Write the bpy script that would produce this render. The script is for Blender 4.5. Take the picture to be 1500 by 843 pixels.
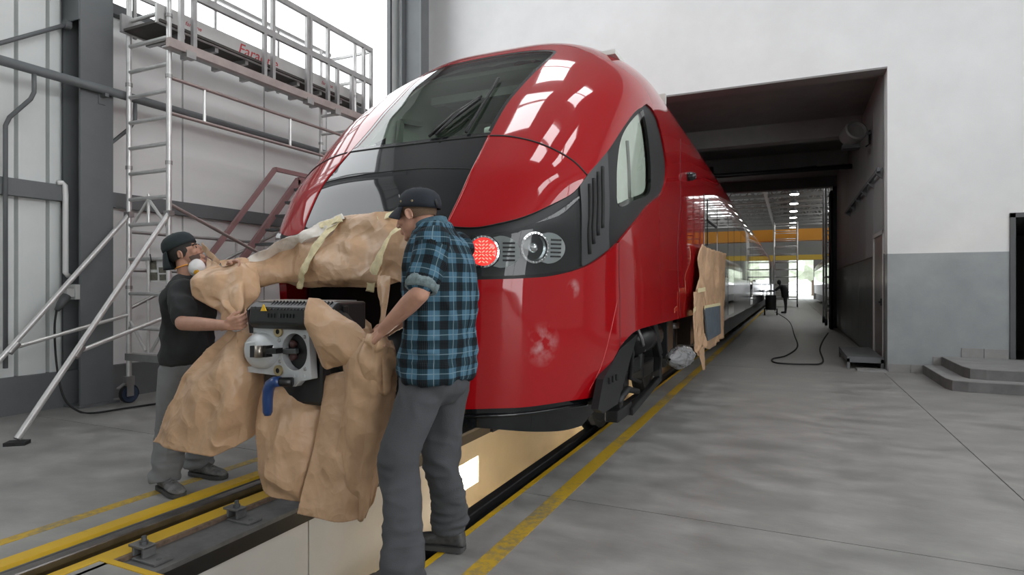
import bpy, bmesh, math, random
import numpy as np
from mathutils import Vector, Matrix, noise
from mathutils.geometry import delaunay_2d_cdt
random.seed(7)
for o in list(bpy.data.objects): bpy.data.objects.remove(o)
SC = bpy.context.scene; COL = SC.collection
# ---------------------------------------------------------------- camera
FPX = 880.0; TH = math.atan(407/880); S_, C_ = math.sin(TH), math.cos(TH); EYE = 1.36
cam = bpy.data.cameras.new('camera'); camo = bpy.data.objects.new('camera', cam); COL.objects.link(camo)
cam.sensor_width = 36; cam.lens = FPX/1500*36; cam.shift_y = -1.5/1500; cam.clip_end = 300
camo.location = (0, 0, EYE); camo.rotation_euler = (math.pi/2, 0, TH); SC.camera = camo
# ---------------------------------------------------------------- world, exposure
wd = bpy.data.worlds.new('world'); SC.world = wd; wd.use_nodes = True
wd.node_tree.nodes['Background'].inputs[0].default_value = (.93, .97, 1, 1)
wd.node_tree.nodes['Background'].inputs[1].default_value = 1.6
vs = SC.view_settings; vs.view_transform = 'Standard'; vs.look = 'None'; vs.gamma = 1; vs.use_curve_mapping = False
vs.exposure = 0.95
WINDOW_GLOW = 1.7; RIGHT_GLOW = 3.2; SKYLIGHT_GLOW = 5.0; PIT_LAMP = 360
# ---------------------------------------------------------------- helpers
def ray(px, py):
    u = (px-750)/FPX; v = (420-py)/FPX
    return np.array([u*C_-S_, u*S_+C_, v])
def PD(px, py, d):                 # pixel at depth d
    r = ray(px, py); return Vector((r[0]*d, r[1]*d, EYE+r[2]*d))
def PX(px, py, X):                 # pixel on plane X = const
    r = ray(px, py); return PD(px, py, X/r[0])
def PY(px, py, Y):
    r = ray(px, py); return PD(px, py, Y/r[1])
def PZ(px, py, z=0.0):
    r = ray(px, py); return PD(px, py, (z-EYE)/r[2])
class MB:
    def __init__(s): s.v = []; s.f = []; s.uv = {}
    def add(s, vs, fs):
        n = len(s.v); s.v += [tuple(p) for p in vs]; s.f += [tuple(i+n for i in f) for f in fs]; return s
    def box(s, a, b, M=None):
        x0, y0, z0 = [min(a[i], b[i]) for i in range(3)]; x1, y1, z1 = [max(a[i], b[i]) for i in range(3)]
        vs = [(x0,y0,z0),(x1,y0,z0),(x1,y1,z0),(x0,y1,z0),(x0,y0,z1),(x1,y0,z1),(x1,y1,z1),(x0,y1,z1)]
        if M: vs = [M @ Vector(v) for v in vs]
        return s.add(vs, [(3,2,1,0),(4,5,6,7),(0,1,5,4),(1,2,6,5),(2,3,7,6),(3,0,4,7)])
    def cbox(s, c, d, M=None):
        return s.box([c[i]-d[i]/2 for i in range(3)], [c[i]+d[i]/2 for i in range(3)], M)
    def bar(s, p, q, w, h, up=(0,0,1)):    # box bar from p to q
        p = Vector(p); q = Vector(q); d = (q-p).normalized(); up = Vector(up)
        if abs(d.dot(up)) > .98: up = Vector((1,0,0))
        a = d.cross(up).normalized(); b = a.cross(d).normalized()
        vs = []
        for c in (p, q):
            for i, j in ((-1,-1),(1,-1),(1,1),(-1,1)): vs.append(c+a*(i*w/2)+b*(j*h/2))
        return s.add(vs, [(3,2,1,0),(4,5,6,7),(0,1,5,4),(1,2,6,5),(2,3,7,6),(3,0,4,7)])
    def tube(s, pts, r, n=10, caps=True):
        pts = [Vector(p) for p in pts]; m = len(pts)
        rs = r if isinstance(r, (list, tuple)) else [r]*m
        rings = []; a = None
        for i in range(m):
            t = (pts[min(i+1, m-1)]-pts[max(i-1, 0)]).normalized()
            if a is None:
                a = t.orthogonal().normalized()
            else:
                a = (a-t*a.dot(t)).normalized()
            b = t.cross(a)
            rings.append([pts[i]+(a*math.cos(2*math.pi*k/n)+b*math.sin(2*math.pi*k/n))*rs[i] for k in range(n)])
        vs = [p for R in rings for p in R]
        fs = [(i*n+k, i*n+(k+1) % n, (i+1)*n+(k+1) % n, (i+1)*n+k) for i in range(m-1) for k in range(n)]
        if caps: fs += [tuple(range(n-1, -1, -1)), tuple((m-1)*n+k for k in range(n))]
        return s.add(vs, fs)
    def lathe(s, prof, M=None, n=28):       # prof: (r, h) list along local z
        vs = [(r*math.cos(2*math.pi*k/n), r*math.sin(2*math.pi*k/n), h) for r, h in prof for k in range(n)]
        if M: vs = [M @ Vector(v) for v in vs]
        fs = [(i*n+k, i*n+(k+1) % n, (i+1)*n+(k+1) % n, (i+1)*n+k) for i in range(len(prof)-1) for k in range(n)]
        return s.add(vs, fs)
    def prism(s, pts, d):                  # polygon pts extruded by vector d
        pts = [Vector(p) for p in pts]; d = Vector(d); n = len(pts)
        return s.add(pts+[p+d for p in pts], [tuple(range(n-1,-1,-1)), tuple(range(n, 2*n))]+[(i,(i+1)%n,n+(i+1)%n,n+i) for i in range(n)])
    def grid(s, G, close=False):           # G[i][j] points
        r, c = len(G), len(G[0]); vs = [p for row in G for p in row]
        fs = [(i*c+j, i*c+(j+1) % c, (i+1)*c+(j+1) % c, (i+1)*c+j) for i in range(r-1) for j in range(c if close else c-1)]
        return s.add(vs, fs)
    def mesh(s, name, smooth=False):
        me = bpy.data.meshes.new(name); me.from_pydata([tuple(v) for v in s.v], [], s.f); me.update()
        if smooth: me.shade_smooth()
        return me
    def build(s, name, mat, parent=None, smooth=False, bevel=0, auto=None, fix=True):
        me = s.mesh(name, smooth)
        if fix:
            bm = bmesh.new(); bm.from_mesh(me); bmesh.ops.recalc_face_normals(bm, faces=bm.faces)
            if auto is not None:
                for e in bm.edges: e.smooth = len(e.link_faces) == 2 and e.calc_face_angle(0) < auto
                for f in bm.faces: f.smooth = True
            bm.to_mesh(me); bm.free()
        o = link(name, me, mat, parent)
        if bevel:
            m = o.modifiers.new('bevel', 'BEVEL'); m.width = bevel; m.segments = 2; m.limit_method = 'ANGLE'
        return o
def link(name, me, mat, parent=None):
    o = bpy.data.objects.new(name, me); COL.objects.link(o)
    if mat is not None and len(me.materials) == 0: me.materials.append(mat)
    if parent is not None:
        o.parent = parent
        o.matrix_parent_inverse = Matrix.Translation(parent.location).inverted() if parent.type == 'EMPTY' else Matrix()
    return o
def empty(name, loc=(0,0,0)):
    o = bpy.data.objects.new(name, None); COL.objects.link(o); o.location = loc; o.empty_display_size = .1; return o
def tag(o, label=None, cat=None, group=None, kind=None):
    if label: o['label'] = label
    if cat: o['category'] = cat
    if group: o['group'] = group
    if kind: o['kind'] = kind
    return o
def thing(name, loc, label, cat, group=None): return tag(empty(name, loc), label, cat, group)
def struct(o, label=None, cat=None): return tag(o, label, cat, kind='structure')
def catmull(pts, n):
    pts = [np.array(p, float) for p in pts]; m = len(pts); out = []
    for k in range(n):
        t = k/(n-1)*(m-1); i = min(int(t), m-2); f = t-i
        p0 = pts[i-1] if i > 0 else 2*pts[0]-pts[1]; p3 = pts[i+2] if i+2 < m else 2*pts[-1]-pts[-2]
        p1, p2 = pts[i], pts[i+1]
        out.append(.5*((2*p1)+(-p0+p2)*f+(2*p0-5*p1+4*p2-p3)*f*f+(-p0+3*p1-3*p2+p3)*f**3))
    return out
# ---------------------------------------------------------------- materials
MATS = {}
def mat(name, col, rough=.5, metal=0.0, var=0.0, vscale=5.0, bump=0.0, bscale=40.0, coat=0.0, spec=.5, stretch=(1,1,1), emit=None, estr=0.0, rvar=0.0):
    if name in MATS: return MATS[name]
    m = bpy.data.materials.new(name); m.use_nodes = True; nt = m.node_tree; b = nt.nodes['Principled BSDF']
    b.inputs['Base Color'].default_value = (*col, 1); b.inputs['Roughness'].default_value = rough; b.inputs['Metallic'].default_value = metal
    b.inputs['Coat Weight'].default_value = coat; b.inputs['Coat Roughness'].default_value = .03; b.inputs['Specular IOR Level'].default_value = spec
    if emit: b.inputs['Emission Color'].default_value = (*emit, 1); b.inputs['Emission Strength'].default_value = estr
    if var or bump or rvar:
        tc = nt.nodes.new('ShaderNodeTexCoord'); mp = nt.nodes.new('ShaderNodeMapping'); mp.inputs['Scale'].default_value = stretch
        nt.links.new(tc.outputs['Object'], mp.inputs['Vector'])
        if var or rvar:
            n = nt.nodes.new('ShaderNodeTexNoise'); n.inputs['Scale'].default_value = vscale; n.inputs['Detail'].default_value = 6; n.inputs['Roughness'].default_value = .6
            nt.links.new(mp.outputs[0], n.inputs['Vector'])
        if var:
            r = nt.nodes.new('ShaderNodeValToRGB'); r.color_ramp.elements[0].position = .3; r.color_ramp.elements[1].position = .7
            r.color_ramp.elements[0].color = (*[max(0, c*(1-var)) for c in col], 1); r.color_ramp.elements[1].color = (*[min(1, c*(1+var)) for c in col], 1)
            nt.links.new(n.outputs['Fac'], r.inputs[0]); nt.links.new(r.outputs[0], b.inputs['Base Color'])
        if rvar:
            q = nt.nodes.new('ShaderNodeMapRange'); q.inputs['To Min'].default_value = max(.02, rough-rvar); q.inputs['To Max'].default_value = min(1, rough+rvar)
            q.inputs['From Min'].default_value = .3; q.inputs['From Max'].default_value = .7
            nt.links.new(n.outputs['Fac'], q.inputs['Value']); nt.links.new(q.outputs[0], b.inputs['Roughness'])
        if bump:
            n2 = nt.nodes.new('ShaderNodeTexNoise'); n2.inputs['Scale'].default_value = bscale; n2.inputs['Detail'].default_value = 4
            nt.links.new(mp.outputs[0], n2.inputs['Vector'])
            bp = nt.nodes.new('ShaderNodeBump'); bp.inputs['Strength'].default_value = bump; bp.inputs['Distance'].default_value = .01
            nt.links.new(n2.outputs['Fac'], bp.inputs['Height']); nt.links.new(bp.outputs[0], b.inputs['Normal'])
    MATS[name] = m; return m
def glass(name, tint, refl_rough=.02, ior=1.5, base=.0):
    m = bpy.data.materials.new(name); m.use_nodes = True; nt = m.node_tree; nt.nodes.clear()
    out = nt.nodes.new('ShaderNodeOutputMaterial'); tr = nt.nodes.new('ShaderNodeBsdfTransparent'); gl = nt.nodes.new('ShaderNodeBsdfGlossy')
    tr.inputs[0].default_value = (*tint, 1); gl.inputs['Roughness'].default_value = refl_rough
    fr = nt.nodes.new('ShaderNodeFresnel'); ge = nt.nodes.new('ShaderNodeNewGeometry'); io = nt.nodes.new('ShaderNodeMapRange')   # thin pane: same reflectance from both sides
    io.inputs['To Min'].default_value = ior; io.inputs['To Max'].default_value = 1/ior; nt.links.new(ge.outputs['Backfacing'], io.inputs['Value']); nt.links.new(io.outputs[0], fr.inputs[0])
    ad = nt.nodes.new('ShaderNodeMath'); ad.operation = 'ADD'; ad.inputs[1].default_value = base; ad.use_clamp = True
    mx = nt.nodes.new('ShaderNodeMixShader')
    nt.links.new(fr.outputs[0], ad.inputs[0]); nt.links.new(ad.outputs[0], mx.inputs[0]); nt.links.new(tr.outputs[0], mx.inputs[1]); nt.links.new(gl.outputs[0], mx.inputs[2]); nt.links.new(mx.outputs[0], out.inputs[0])
    return m
def emis(name, col, s):
    m = bpy.data.materials.new(name); m.use_nodes = True; nt = m.node_tree; nt.nodes.clear()
    out = nt.nodes.new('ShaderNodeOutputMaterial'); e = nt.nodes.new('ShaderNodeEmission'); e.inputs[0].default_value = (*col, 1); e.inputs[1].default_value = s
    nt.links.new(e.outputs[0], out.inputs[0]); return m
def worn_paint(name, col, under, amount=.5, scale=14):
    m = mat(name, col, .55); nt = m.node_tree; b = nt.nodes['Principled BSDF']
    tc = nt.nodes.new('ShaderNodeTexCoord'); n = nt.nodes.new('ShaderNodeTexNoise'); n.inputs['Scale'].default_value = scale; n.inputs['Detail'].default_value = 8; n.inputs['Roughness'].default_value = .7
    n2 = nt.nodes.new('ShaderNodeTexNoise'); n2.inputs['Scale'].default_value = 1.1; n2.inputs['Detail'].default_value = 3
    ad = nt.nodes.new('ShaderNodeMath'); ad.operation = 'ADD'; hf = nt.nodes.new('ShaderNodeMath'); hf.operation = 'MULTIPLY'; hf.inputs[1].default_value = .5
    r = nt.nodes.new('ShaderNodeValToRGB'); r.color_ramp.elements[0].position = .66-.12*amount; r.color_ramp.elements[1].position = .76-.11*amount
    r.color_ramp.elements[0].color = (*col, 1); r.color_ramp.elements[1].color = (*under, 1)
    nt.links.new(tc.outputs['Object'], n.inputs['Vector']); nt.links.new(tc.outputs['Object'], n2.inputs['Vector'])
    nt.links.new(n.outputs['Fac'], ad.inputs[0]); nt.links.new(n2.outputs['Fac'], ad.inputs[1]); nt.links.new(ad.outputs[0], hf.inputs[0]); nt.links.new(hf.outputs[0], r.inputs[0]); nt.links.new(r.outputs[0], b.inputs['Base Color'])
    return m
M_wall = mat('white_plaster', (.72,.73,.73), .8, var=.05, vscale=1.2, bump=.15, bscale=60)
M_band = mat('grey_wall_paint', (.30,.325,.33), .6, var=.10, vscale=2.2, bump=.12, bscale=50)
M_panel = mat('wall_panel_white', (.66,.69,.68), .5, var=.05, vscale=1.5)
M_panel2 = mat('wall_panel_grey', (.78,.79,.78), .45, var=.06, vscale=.8, stretch=(1,.3,2))
M_steel = mat('grey_steel_paint', (.135,.145,.15), .55, var=.08, vscale=3)
M_steel_d = mat('dark_steel_paint', (.075,.08,.083), .5, var=.1, vscale=3)
M_conc = mat('floor_concrete', (.255,.252,.240), .52, var=.30, vscale=2.2, bump=.08, bscale=25, rvar=.14, stretch=(1,1.6,1))
M_conc_d = mat('dark_concrete', (.15,.15,.148), .75, var=.2, vscale=4, bump=.2, bscale=30)
M_joint = mat('joint_filler', (.12,.12,.115), .9)
M_yellow = worn_paint('yellow_paint', (.56,.35,.012), (.22,.18,.09), .9)
M_yellow_l = worn_paint('yellow_line_paint', (.50,.32,.02), (.22,.19,.11), 1.35, 24)
M_pit = mat('pit_cream_paint', (.62,.55,.42), .6, var=.06, vscale=2)
M_pit_w = mat('pit_white_panel', (.66,.65,.62), .6, var=.05, vscale=2)
M_rail = mat('rail_steel', (.20,.19,.185), .35, .9, var=.2, vscale=9)
M_rust = mat('rusty_steel', (.17,.12,.085), .75, .3, var=.4, vscale=25)
M_black = mat('black_metal', (.012,.012,.013), .4, var=.2, vscale=10)
M_alu = mat('aluminium_tube', (.66,.66,.65), .38, .6, var=.12, vscale=6)
M_alu_d = mat('dull_aluminium', (.40,.395,.39), .45, .8, var=.12, vscale=6)
M_alu_w = mat('reddish_aluminium', (.42,.36,.34), .45, .7, var=.15, vscale=4)
M_rubber = mat('black_rubber', (.015,.015,.016), .7)
M_red = mat('train_red_lacquer', (.33,.003,.006), .45, coat=1.0, spec=.05)
M_gloss_black = mat('gloss_black_lacquer', (.006,.007,.008), .4, coat=1.0, spec=.05)
M_satin_black = mat('satin_dark_grey', (.016,.017,.018), .42, spec=.3)
M_white = mat('white_enamel', (.75,.75,.74), .4)
M_chrome = mat('chrome', (.85,.85,.86), .08, 1.0)
# ================================================================ STRUCTURE
WX = -7.5; BY = 11.2; OX0, OX1, OZ = -4.6, 1.41, 4.87; HZ = 9.2; RX = 8.0; RY = -11.0
TEND = 22.7; TZ = 4.72; FEND = 72.0
PL, PR = -2.81, -1.86        # pit opening edges
# floor: dark sub-base with separate cast slabs
fl = MB()
fl.box((WX-.3, RY-.3, -.30), (-3.60, FEND, -.03)); fl.box((-1.60, RY-.3, -.30), (RX+8, FEND, -.03))
floor = struct(fl.build('floor', M_joint), 'grey polished concrete workshop floor with saw cut joints', 'floor')
xs_r = [-1.60, 1.35, 4.4, 8.2]; ys = [-11.0, -5.2, -.6, 3.63, 10.85, 18.0, 25.0]
def slab(x0, x1, y0, y1):
    MB().box((x0+.004, y0+.004, -.06), (x1-.004, y1-.004, 0)).build('slab', M_conc, floor)
for i in range(len(ys)-1):
    for j in range(3): slab(xs_r[j], xs_r[j+1], ys[i], ys[i+1])
    slab(WX-.1, -3.60, ys[i], ys[i+1])
for a, b in ((25, 40), (40, 56), (56, FEND)):
    slab(-1.60, 1.35, a, b); slab(1.35, RX+7.9, a, b); slab(-7.6, -3.6, a, b)
# inspection pit
pb = MB().box((-3.2, RY, -1.5), (-1.55, FEND, -1.42)); pit = struct(pb.build('floor_pit', M_conc_d), 'concrete bottom of the inspection pit between the rails', 'pit floor')
NY = 5.15
wl = MB()
for y0, y1 in ((RY, 1.30), (1.72, NY-.24), (NY+.24, 8.6), (9.08, 12.6), (13.08, FEND)): wl.box((-3.1, y0, -1.42), (-2.87, y1, -.15))
for c in (1.51, NY, 8.84, 12.84):
    wl.box((-3.1, c-.25, -1.42), (-2.87, c+.25, -.62)); wl.box((-3.1, c-.25, -.36), (-2.87, c+.25, -.15)); wl.box((-3.1, c-.25, -.7), (-3.05, c+.25, -.3))
struct(wl.build('wall_pit', M_pit), 'cream painted wall of the inspection pit with lamp niches', 'pit wall')
struct(MB().box((-1.9, RY, -1.42), (-1.62, FEND, -.2)).build('wall_pit_near', M_pit), 'cream pit wall under the black edge rail', 'pit wall')
# pale panels on the near part of the pit wall
wp = struct(MB().box((-2.872, -1.5, -1.40), (-2.868, 1.28, -.155)).build('trim_1', M_conc_d), 'backing of the pale pit wall boards', 'wall lining')
for y0, y1 in ((-1.5, .4), (.41, 1.28), (1.74, 3.0), (3.01, 4.88)): MB().box((-2.87, y0, -1.40), (-2.855, y1, -.155)).build('panel', M_pit_w, wp)
M_tube = emis('warm_lamp_tube', (1, .87, .71), PIT_LAMP)
for i, c in enumerate((NY, 8.84, 12.84)):
    t = thing('pit_lamp', (-2.95, c, -.5), 'warm tube lamp in a square niche of the pit wall', 'lamp', 'pit niche lamps')
    MB().tube([(-2.95, c-.18, -.5), (-2.95, c+.18, -.5)], .022).build('tube', M_tube, t, True)
    MB().box((-3.04, c-.2, -.54), (-2.98, c+.2, -.46)).build('fitting', M_white, t)
# left track: kerb, rail, channel, beam
Y0, Y1 = RY, 60
tr = struct(MB().box((-3.60, Y0, -.30), (-3.43, Y1, -.012)).build('trim_2', M_conc_d), 'concrete kerb of the far rail', 'kerb')
struct(MB().prism([(-3.56,Y0,0.0),(-3.545,Y0,.008),(-3.445,Y0,.008),(-3.43,Y0,-.045),(-3.56,Y0,-.045)], (0,Y1-Y0,0)).build('trim_3', M_yellow), 'yellow painted kerb edge beside the far rail', 'kerb edge')
MB().box((-3.605, Y0, -.06), (-3.556, Y1, 0)).build('kerb_strip', M_conc, tr)
rail_prof = [(-.036,0),(-.03,.006),(.03,.006),(.036,0),(.036,-.03),(.012,-.04),(.01,-.11),(.065,-.125),(.065,-.14),(-.065,-.14),(-.065,-.125),(-.01,-.11),(-.012,-.04),(-.036,-.03)]
def rail(name, X, dz, m, label):
    o = MB().prism([(X+a, Y0, b+dz) for a, b in rail_prof], (0, Y1-Y0, 0)).build(name, m, auto=.6)
    return tag(o, label, 'rail', kind='structure')
rail('trim_rail_left', -3.35, -.006, M_rail, 'worn steel rail between the yellow kerb edges')
struct(MB().prism([(-3.29,Y0,-.16),(-3.25,Y0,-.03),(-3.10,Y0,-.015),(-3.085,Y0,-.02),(-3.085,Y0,-.16)], (0,Y1-Y0,0)).build('trim_4', M_yellow), 'yellow steel channel along the far rail', 'channel')
struct(MB().box((-3.085, Y0, -.16), (-3.06, Y1, -.012)).build('trim_5', M_rust), 'rusty edge bar beside the yellow channel', 'edge bar')
M_beam = mat('beam_grey', (.14,.14,.14), .5, .3, var=.25, vscale=8)
struct(MB().box((-3.06, Y0, -.06), (PL, Y1, -.035)).box((-3.43, Y0, -.30), (-3.06, Y1, -.14)).build('trim_6', M_beam), 'grey steel plate on the pit edge beam', 'plate')
struct(MB().box((-2.90, Y0, -.15), (PL-.002, Y1, -.06)).build('trim_7', M_black), 'black steel beam along the far pit edge', 'beam')
# right track
rail('trim_rail_right', -1.745, .004, M_black, 'black rail along the near pit edge')
struct(MB().box((PR, Y0, -.2), (-1.62, Y1, -.055)).build('trim_8', M_black), 'black steel ledge carrying the near rail', 'ledge')
struct(MB().box((-1.635, Y0, -.06), (-1.598, Y1, .001)).build('trim_9', M_yellow), 'narrow yellow edge strip beside the near rail', 'edge strip')
# painted floor lines
struct(MB().box((-1.405, Y0, 0), (-1.30, 45, .0015)).build('trim_10', M_yellow_l), 'worn yellow safety line on the floor beside the train', 'floor line')
struct(MB().box((-3.84, Y0, 0), (-3.755, 45, .0015)).build('trim_11', M_yellow_l), 'yellow safety line on the floor beyond the far rail', 'floor line')
# rail clamps with bolts
def clamp(y):
    t = thing('rail_clamp', (-3.0, y, -.035), 'steel rail clamp with square bolt head on the pit edge plate', 'clamp', 'bolted rail clamps')
    MB().box((-3.04, y-.05, -.035), (-2.86, y+.05, -.022)).build('base_plate', M_beam, t, bevel=.003)
    m = MB(); m.box((-3.06, y-.035, -.022), (-3.045, y+.035, .03)); m.box((-2.985, y-.035, -.022), (-2.97, y+.035, .03)); m.box((-3.09, y-.035, .02), (-2.97, y+.035, .034))
    m.build('saddle', M_beam, t, bevel=.003)
    MB().lathe([(0,.034),(.02,.034),(.02,.052),(.013,.052),(.013,.075),(0,.075)], Matrix.Translation((-3.015, y, 0)), 6).build('bolt', M_steel_d, t)
    MB().lathe([(0,-.03),(.014,-.03),(.014,-.02),(0,-.02)], Matrix.Translation((-2.90, y, 0)), 8).build('bolt', M_steel_d, t)
for y in (2.01, 2.58, 3.15, 3.72, 4.29): clamp(y)
# hatch cover with yellow border in the foreground
h = thing('hatch_cover', (-2.75, .95, -.01), 'grey pit cover plate with a yellow painted border', 'cover plate')
ha = [PZ(80, 843, -.01), PZ(150, 816, -.01), PZ(232, 846, -.01)]
a, b, c = ha; dv = (b-c); e = (a-b)
q = [b, b+e*6, c+e*6-dv*.0+(c-b)*2, c+(c-b)*2]
# axis aligned plate: corner at b
bx, by = b.x, b.y
MB().box((bx, by-1.2, -.033), (bx+.9, by, -.012)).build('plate', M_conc, h)
MB().box((bx, by-.035, -.012), (bx+.9, by, -.008)).build('border', M_yellow, h); MB().box((bx, by-1.2, -.012), (bx+.035, by-.035, -.008)).build('border', M_yellow, h)
# ---------------------------------------------------------------- back wall with the tunnel opening
wb = MB()
wb.box((WX-.3, BY, 0), (OX0, BY+.35, HZ)); wb.box((OX0, BY, OZ), (OX1, BY+.35, HZ)); wb.box((OX1, BY, 1.88), (3.0, BY+.35, HZ)); wb.box((3.0, BY, 2.42), (4.2, BY+.35, HZ)); wb.box((4.2, BY, 1.88), (RX+.3, BY+.35, HZ))
wall_back = struct(wb.build('wall_back', M_wall), 'white plastered end wall above the tunnel opening', 'wall')
struct(MB().box((OX1, BY-.004, 0), (3.0, BY+.35, 1.88)).box((4.2, BY-.004, 0), (RX+.3, BY+.35, 1.88)).build('trim_12', M_band), 'grey painted lower band of the end wall', 'wall band')
# base tiles stepping up to the door
M_tile = mat('grey_base_tile', (.27,.27,.265), .6, var=.1, vscale=5)
tb = struct(MB().box((OX1+.01, BY-.012, 0), (2.99, BY-.004, .05)).build('baseboard_back', M_joint), 'grey tiled base along the end wall', 'baseboard')
x = OX1+.01; k = 0
for wdt, z0, z1 in ((.30,0,.13),(.29,0,.13),(.16,.10,.27),(.20,.10,.27),(.28,.26,.42),(.30,.26,.42)):
    MB().box((x+.003, BY-.022, z0), (x+wdt-.003, BY-.004, z1)).build('tile', M_tile, tb, bevel=.002); x += wdt
# entrance steps
st = thing('entrance_step', (2.5, 10, 0), 'two tier dark concrete step in front of the side door', 'steps')
M_step_t = mat('step_top', (.27,.27,.265), .6, var=.15, vscale=4)
def tier(x0, y0, x1, y1, z0, z1):
    c = .25
    pr = [(x0, y1), (x0, y0+c), (x0+.04, y0+.06), (x0+.2, y0), (x1, y0), (x1, y1)]
    MB().prism([(p[0], p[1], z0) for p in pr], (0,0,z1-z0-.012)).build('riser', M_conc_d, st)
    MB().prism([(p[0], p[1], z1-.012) for p in pr], (0,0,.012)).build('tread', M_step_t, st, bevel=.004)
tier(1.88, 9.45, 5.0, BY-.03, 0, .14); tier(2.12, 9.68, 5.0, BY-.03, .14, .28)
# side door opening with dark room
dr = MB().box((2.96, BY-.03, .28), (3.03, BY+.36, 2.45)).box((4.17, BY-.03, .28), (4.24, BY+.36, 2.45)).box((2.96, BY-.03, 2.38), (4.24, BY+.36, 2.45))
struct(dr.build('door_1', M_steel_d, bevel=.004), 'dark metal frame of the side door opening', 'door frame')
M_dark = mat('side_room_paint', (.16,.16,.155), .9)
struct(MB().box((2.2, 16.2, 0), (6, 16.3, 2.6)).box((2.2, BY+.35, 2.45), (6, 16.3, 2.6)).box((2.2, BY+.35, 0), (2.3, 16.3, 2.6)).box((5.9,BY+.35,0),(6,16.3,2.6)).build('wall_side_room', M_dark), 'unlit room behind the side door', 'room')
# tunnel
M_tun = mat('tunnel_grey', (.20,.195,.19), .5, var=.1, vscale=2)
M_tun_c = mat('tunnel_ceiling', (.20,.21,.205), .8, var=.12, vscale=1.5)
struct(MB().box((OX0, BY-.002, OZ-.03), (OX1, BY+.37, OZ)).build('trim_13', mat('lintel_grey', (.21,.20,.195), .7)), 'grey lintel under the tunnel opening', 'lintel')
struct(MB().box((OX0-.2, BY+.35, OZ+.14), (OX1+.3, TEND, OZ+.3)).build('ceiling_tunnel', M_tun_c), 'dark concrete tunnel ceiling', 'ceiling')
struct(MB().box((OX0-.3, BY+.35, 0), (OX0, TEND, OZ+.2)).build('wall_tunnel_left', M_tun), 'far wall of the tunnel behind the train', 'wall')
wt = struct(MB().box((OX1+.01, BY+.352, 0), (OX1+.3, 11.50, OZ+.2)).box((OX1+.01, 11.50, 2.26), (OX1+.3, 12.8, OZ+.2)).box((OX1+.01, 12.8, 0), (OX1+.3, TEND, OZ+.2)).box((OX1+.16,11.5,0),(OX1+.3,12.8,2.3)).build('wall_tunnel_right', M_tun), 'grey panelled tunnel wall', 'wall')
M_tp = mat('tunnel_panel_upper', (.34,.345,.345), .5, .1, var=.08, vscale=1); M_tp2 = mat('tunnel_panel_lower', (.13,.13,.13), .42, .4, var=.12, vscale=1.2, stretch=(1,1,.2))
yy = [BY+.36, 11.5, 12.8, 14.0, 15.4, 17.0, 18.8, 20.6, TEND]
for i in range(len(yy)-1):
    z0 = 2.3 if i == 1 else 1.92
    MB().box((OX1-.012, yy[i]+.008, z0), (OX1+.01, yy[i+1]-.008, OZ+.12)).build('panel', M_tp, wt, bevel=.004)
    if i != 1: MB().box((OX1-.018, yy[i]+.006, .06), (OX1+.01, yy[i+1]-.006, 1.9)).build('panel', M_tp2, wt, bevel=.004)
# tunnel ceiling beams
for i, (y, z, m) in enumerate(((14.7, 4.60, M_tun), (18.2, 4.55, M_tun_c), (TEND-.3, 4.66, M_tun_c))):
    struct(MB().box((OX0, y, z), (OX1, y+.35, OZ+.14)).build('trim_beam', m), ['pale', 'middle', 'far'][i]+' concrete ceiling beam of the tunnel', 'beam')
struct(MB().box((OX0, 15.06, 4.72), (OX1, 15.2, 4.80)).build('trim_14', M_steel_d), 'dark channel behind the pale tunnel beam', 'channel')
t = thing('ceiling_pipe', (-1, 16.8, 4.3), 'black pipe with bent end under the tunnel ceiling', 'pipe')
MB().tube([(-1.9, 16.8, 4.55), (-1.9, 16.8, 4.38), (-1.86, 16.8, 4.32), (-1.7, 16.8, 4.3), (1.38, 16.8, 4.3)], .06).build('pipe', M_black, t, True)
MB().tube([(-.9, 18.1, 4.5), (.6, 16.9, 4.35)], .05).build('branch', M_black, t, True)
# door in the tunnel wall
d2 = struct(MB().box((OX1-.03, 11.5, .10), (OX1+.14, 11.57, 2.3)).box((OX1-.03, 12.73, .10), (OX1+.14, 12.8, 2.3)).box((OX1-.03, 11.5, 2.23), (OX1+.14, 12.8, 2.3)).build('door_2', mat('pale_door_frame', (.5,.5,.49), .45), bevel=.004), 'pale framed narrow door in the tunnel wall', 'door')
MB().box((OX1-.005, 11.575, .12), (OX1+.03, 12.725, 2.225)).build('door_leaf', mat('brown_door_leaf', (.16,.13,.12), .3, .3, var=.2, vscale=2), d2)
MB().tube([(OX1-.05, 11.66, 1.10), (OX1-.05, 11.80, 1.10)], .011).build('door_handle', M_black, d2, True)
MB().box((OX1-.04, 11.64, 1.04), (OX1-.004, 11.69, 1.16)).build('lock_plate', M_black, d2)
MB().box((OX1+.0, BY+.36, 0), (OX1+.02, 11.5, .3)).build('plinth', M_steel_d, wt)
# bracket rail
t = thing('wall_bracket_rail', (OX1, 14, 3.27), 'grey bracket rail along the tunnel wall above the door', 'rail')
MB().box((OX1-.11, 11.45, 3.25), (OX1-.07, 18, 3.31)).build('rail', M_steel, t)
for y in (11.6, 12.7, 13.8, 15.0, 16.2, 17.5): MB().prism([(OX1-.012, y, 3.34), (OX1-.12, y, 3.27), (OX1-.12, y, 3.24), (OX1-.012, y, 3.14)], (0,.05,0)).build('bracket', M_steel, t)
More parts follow.
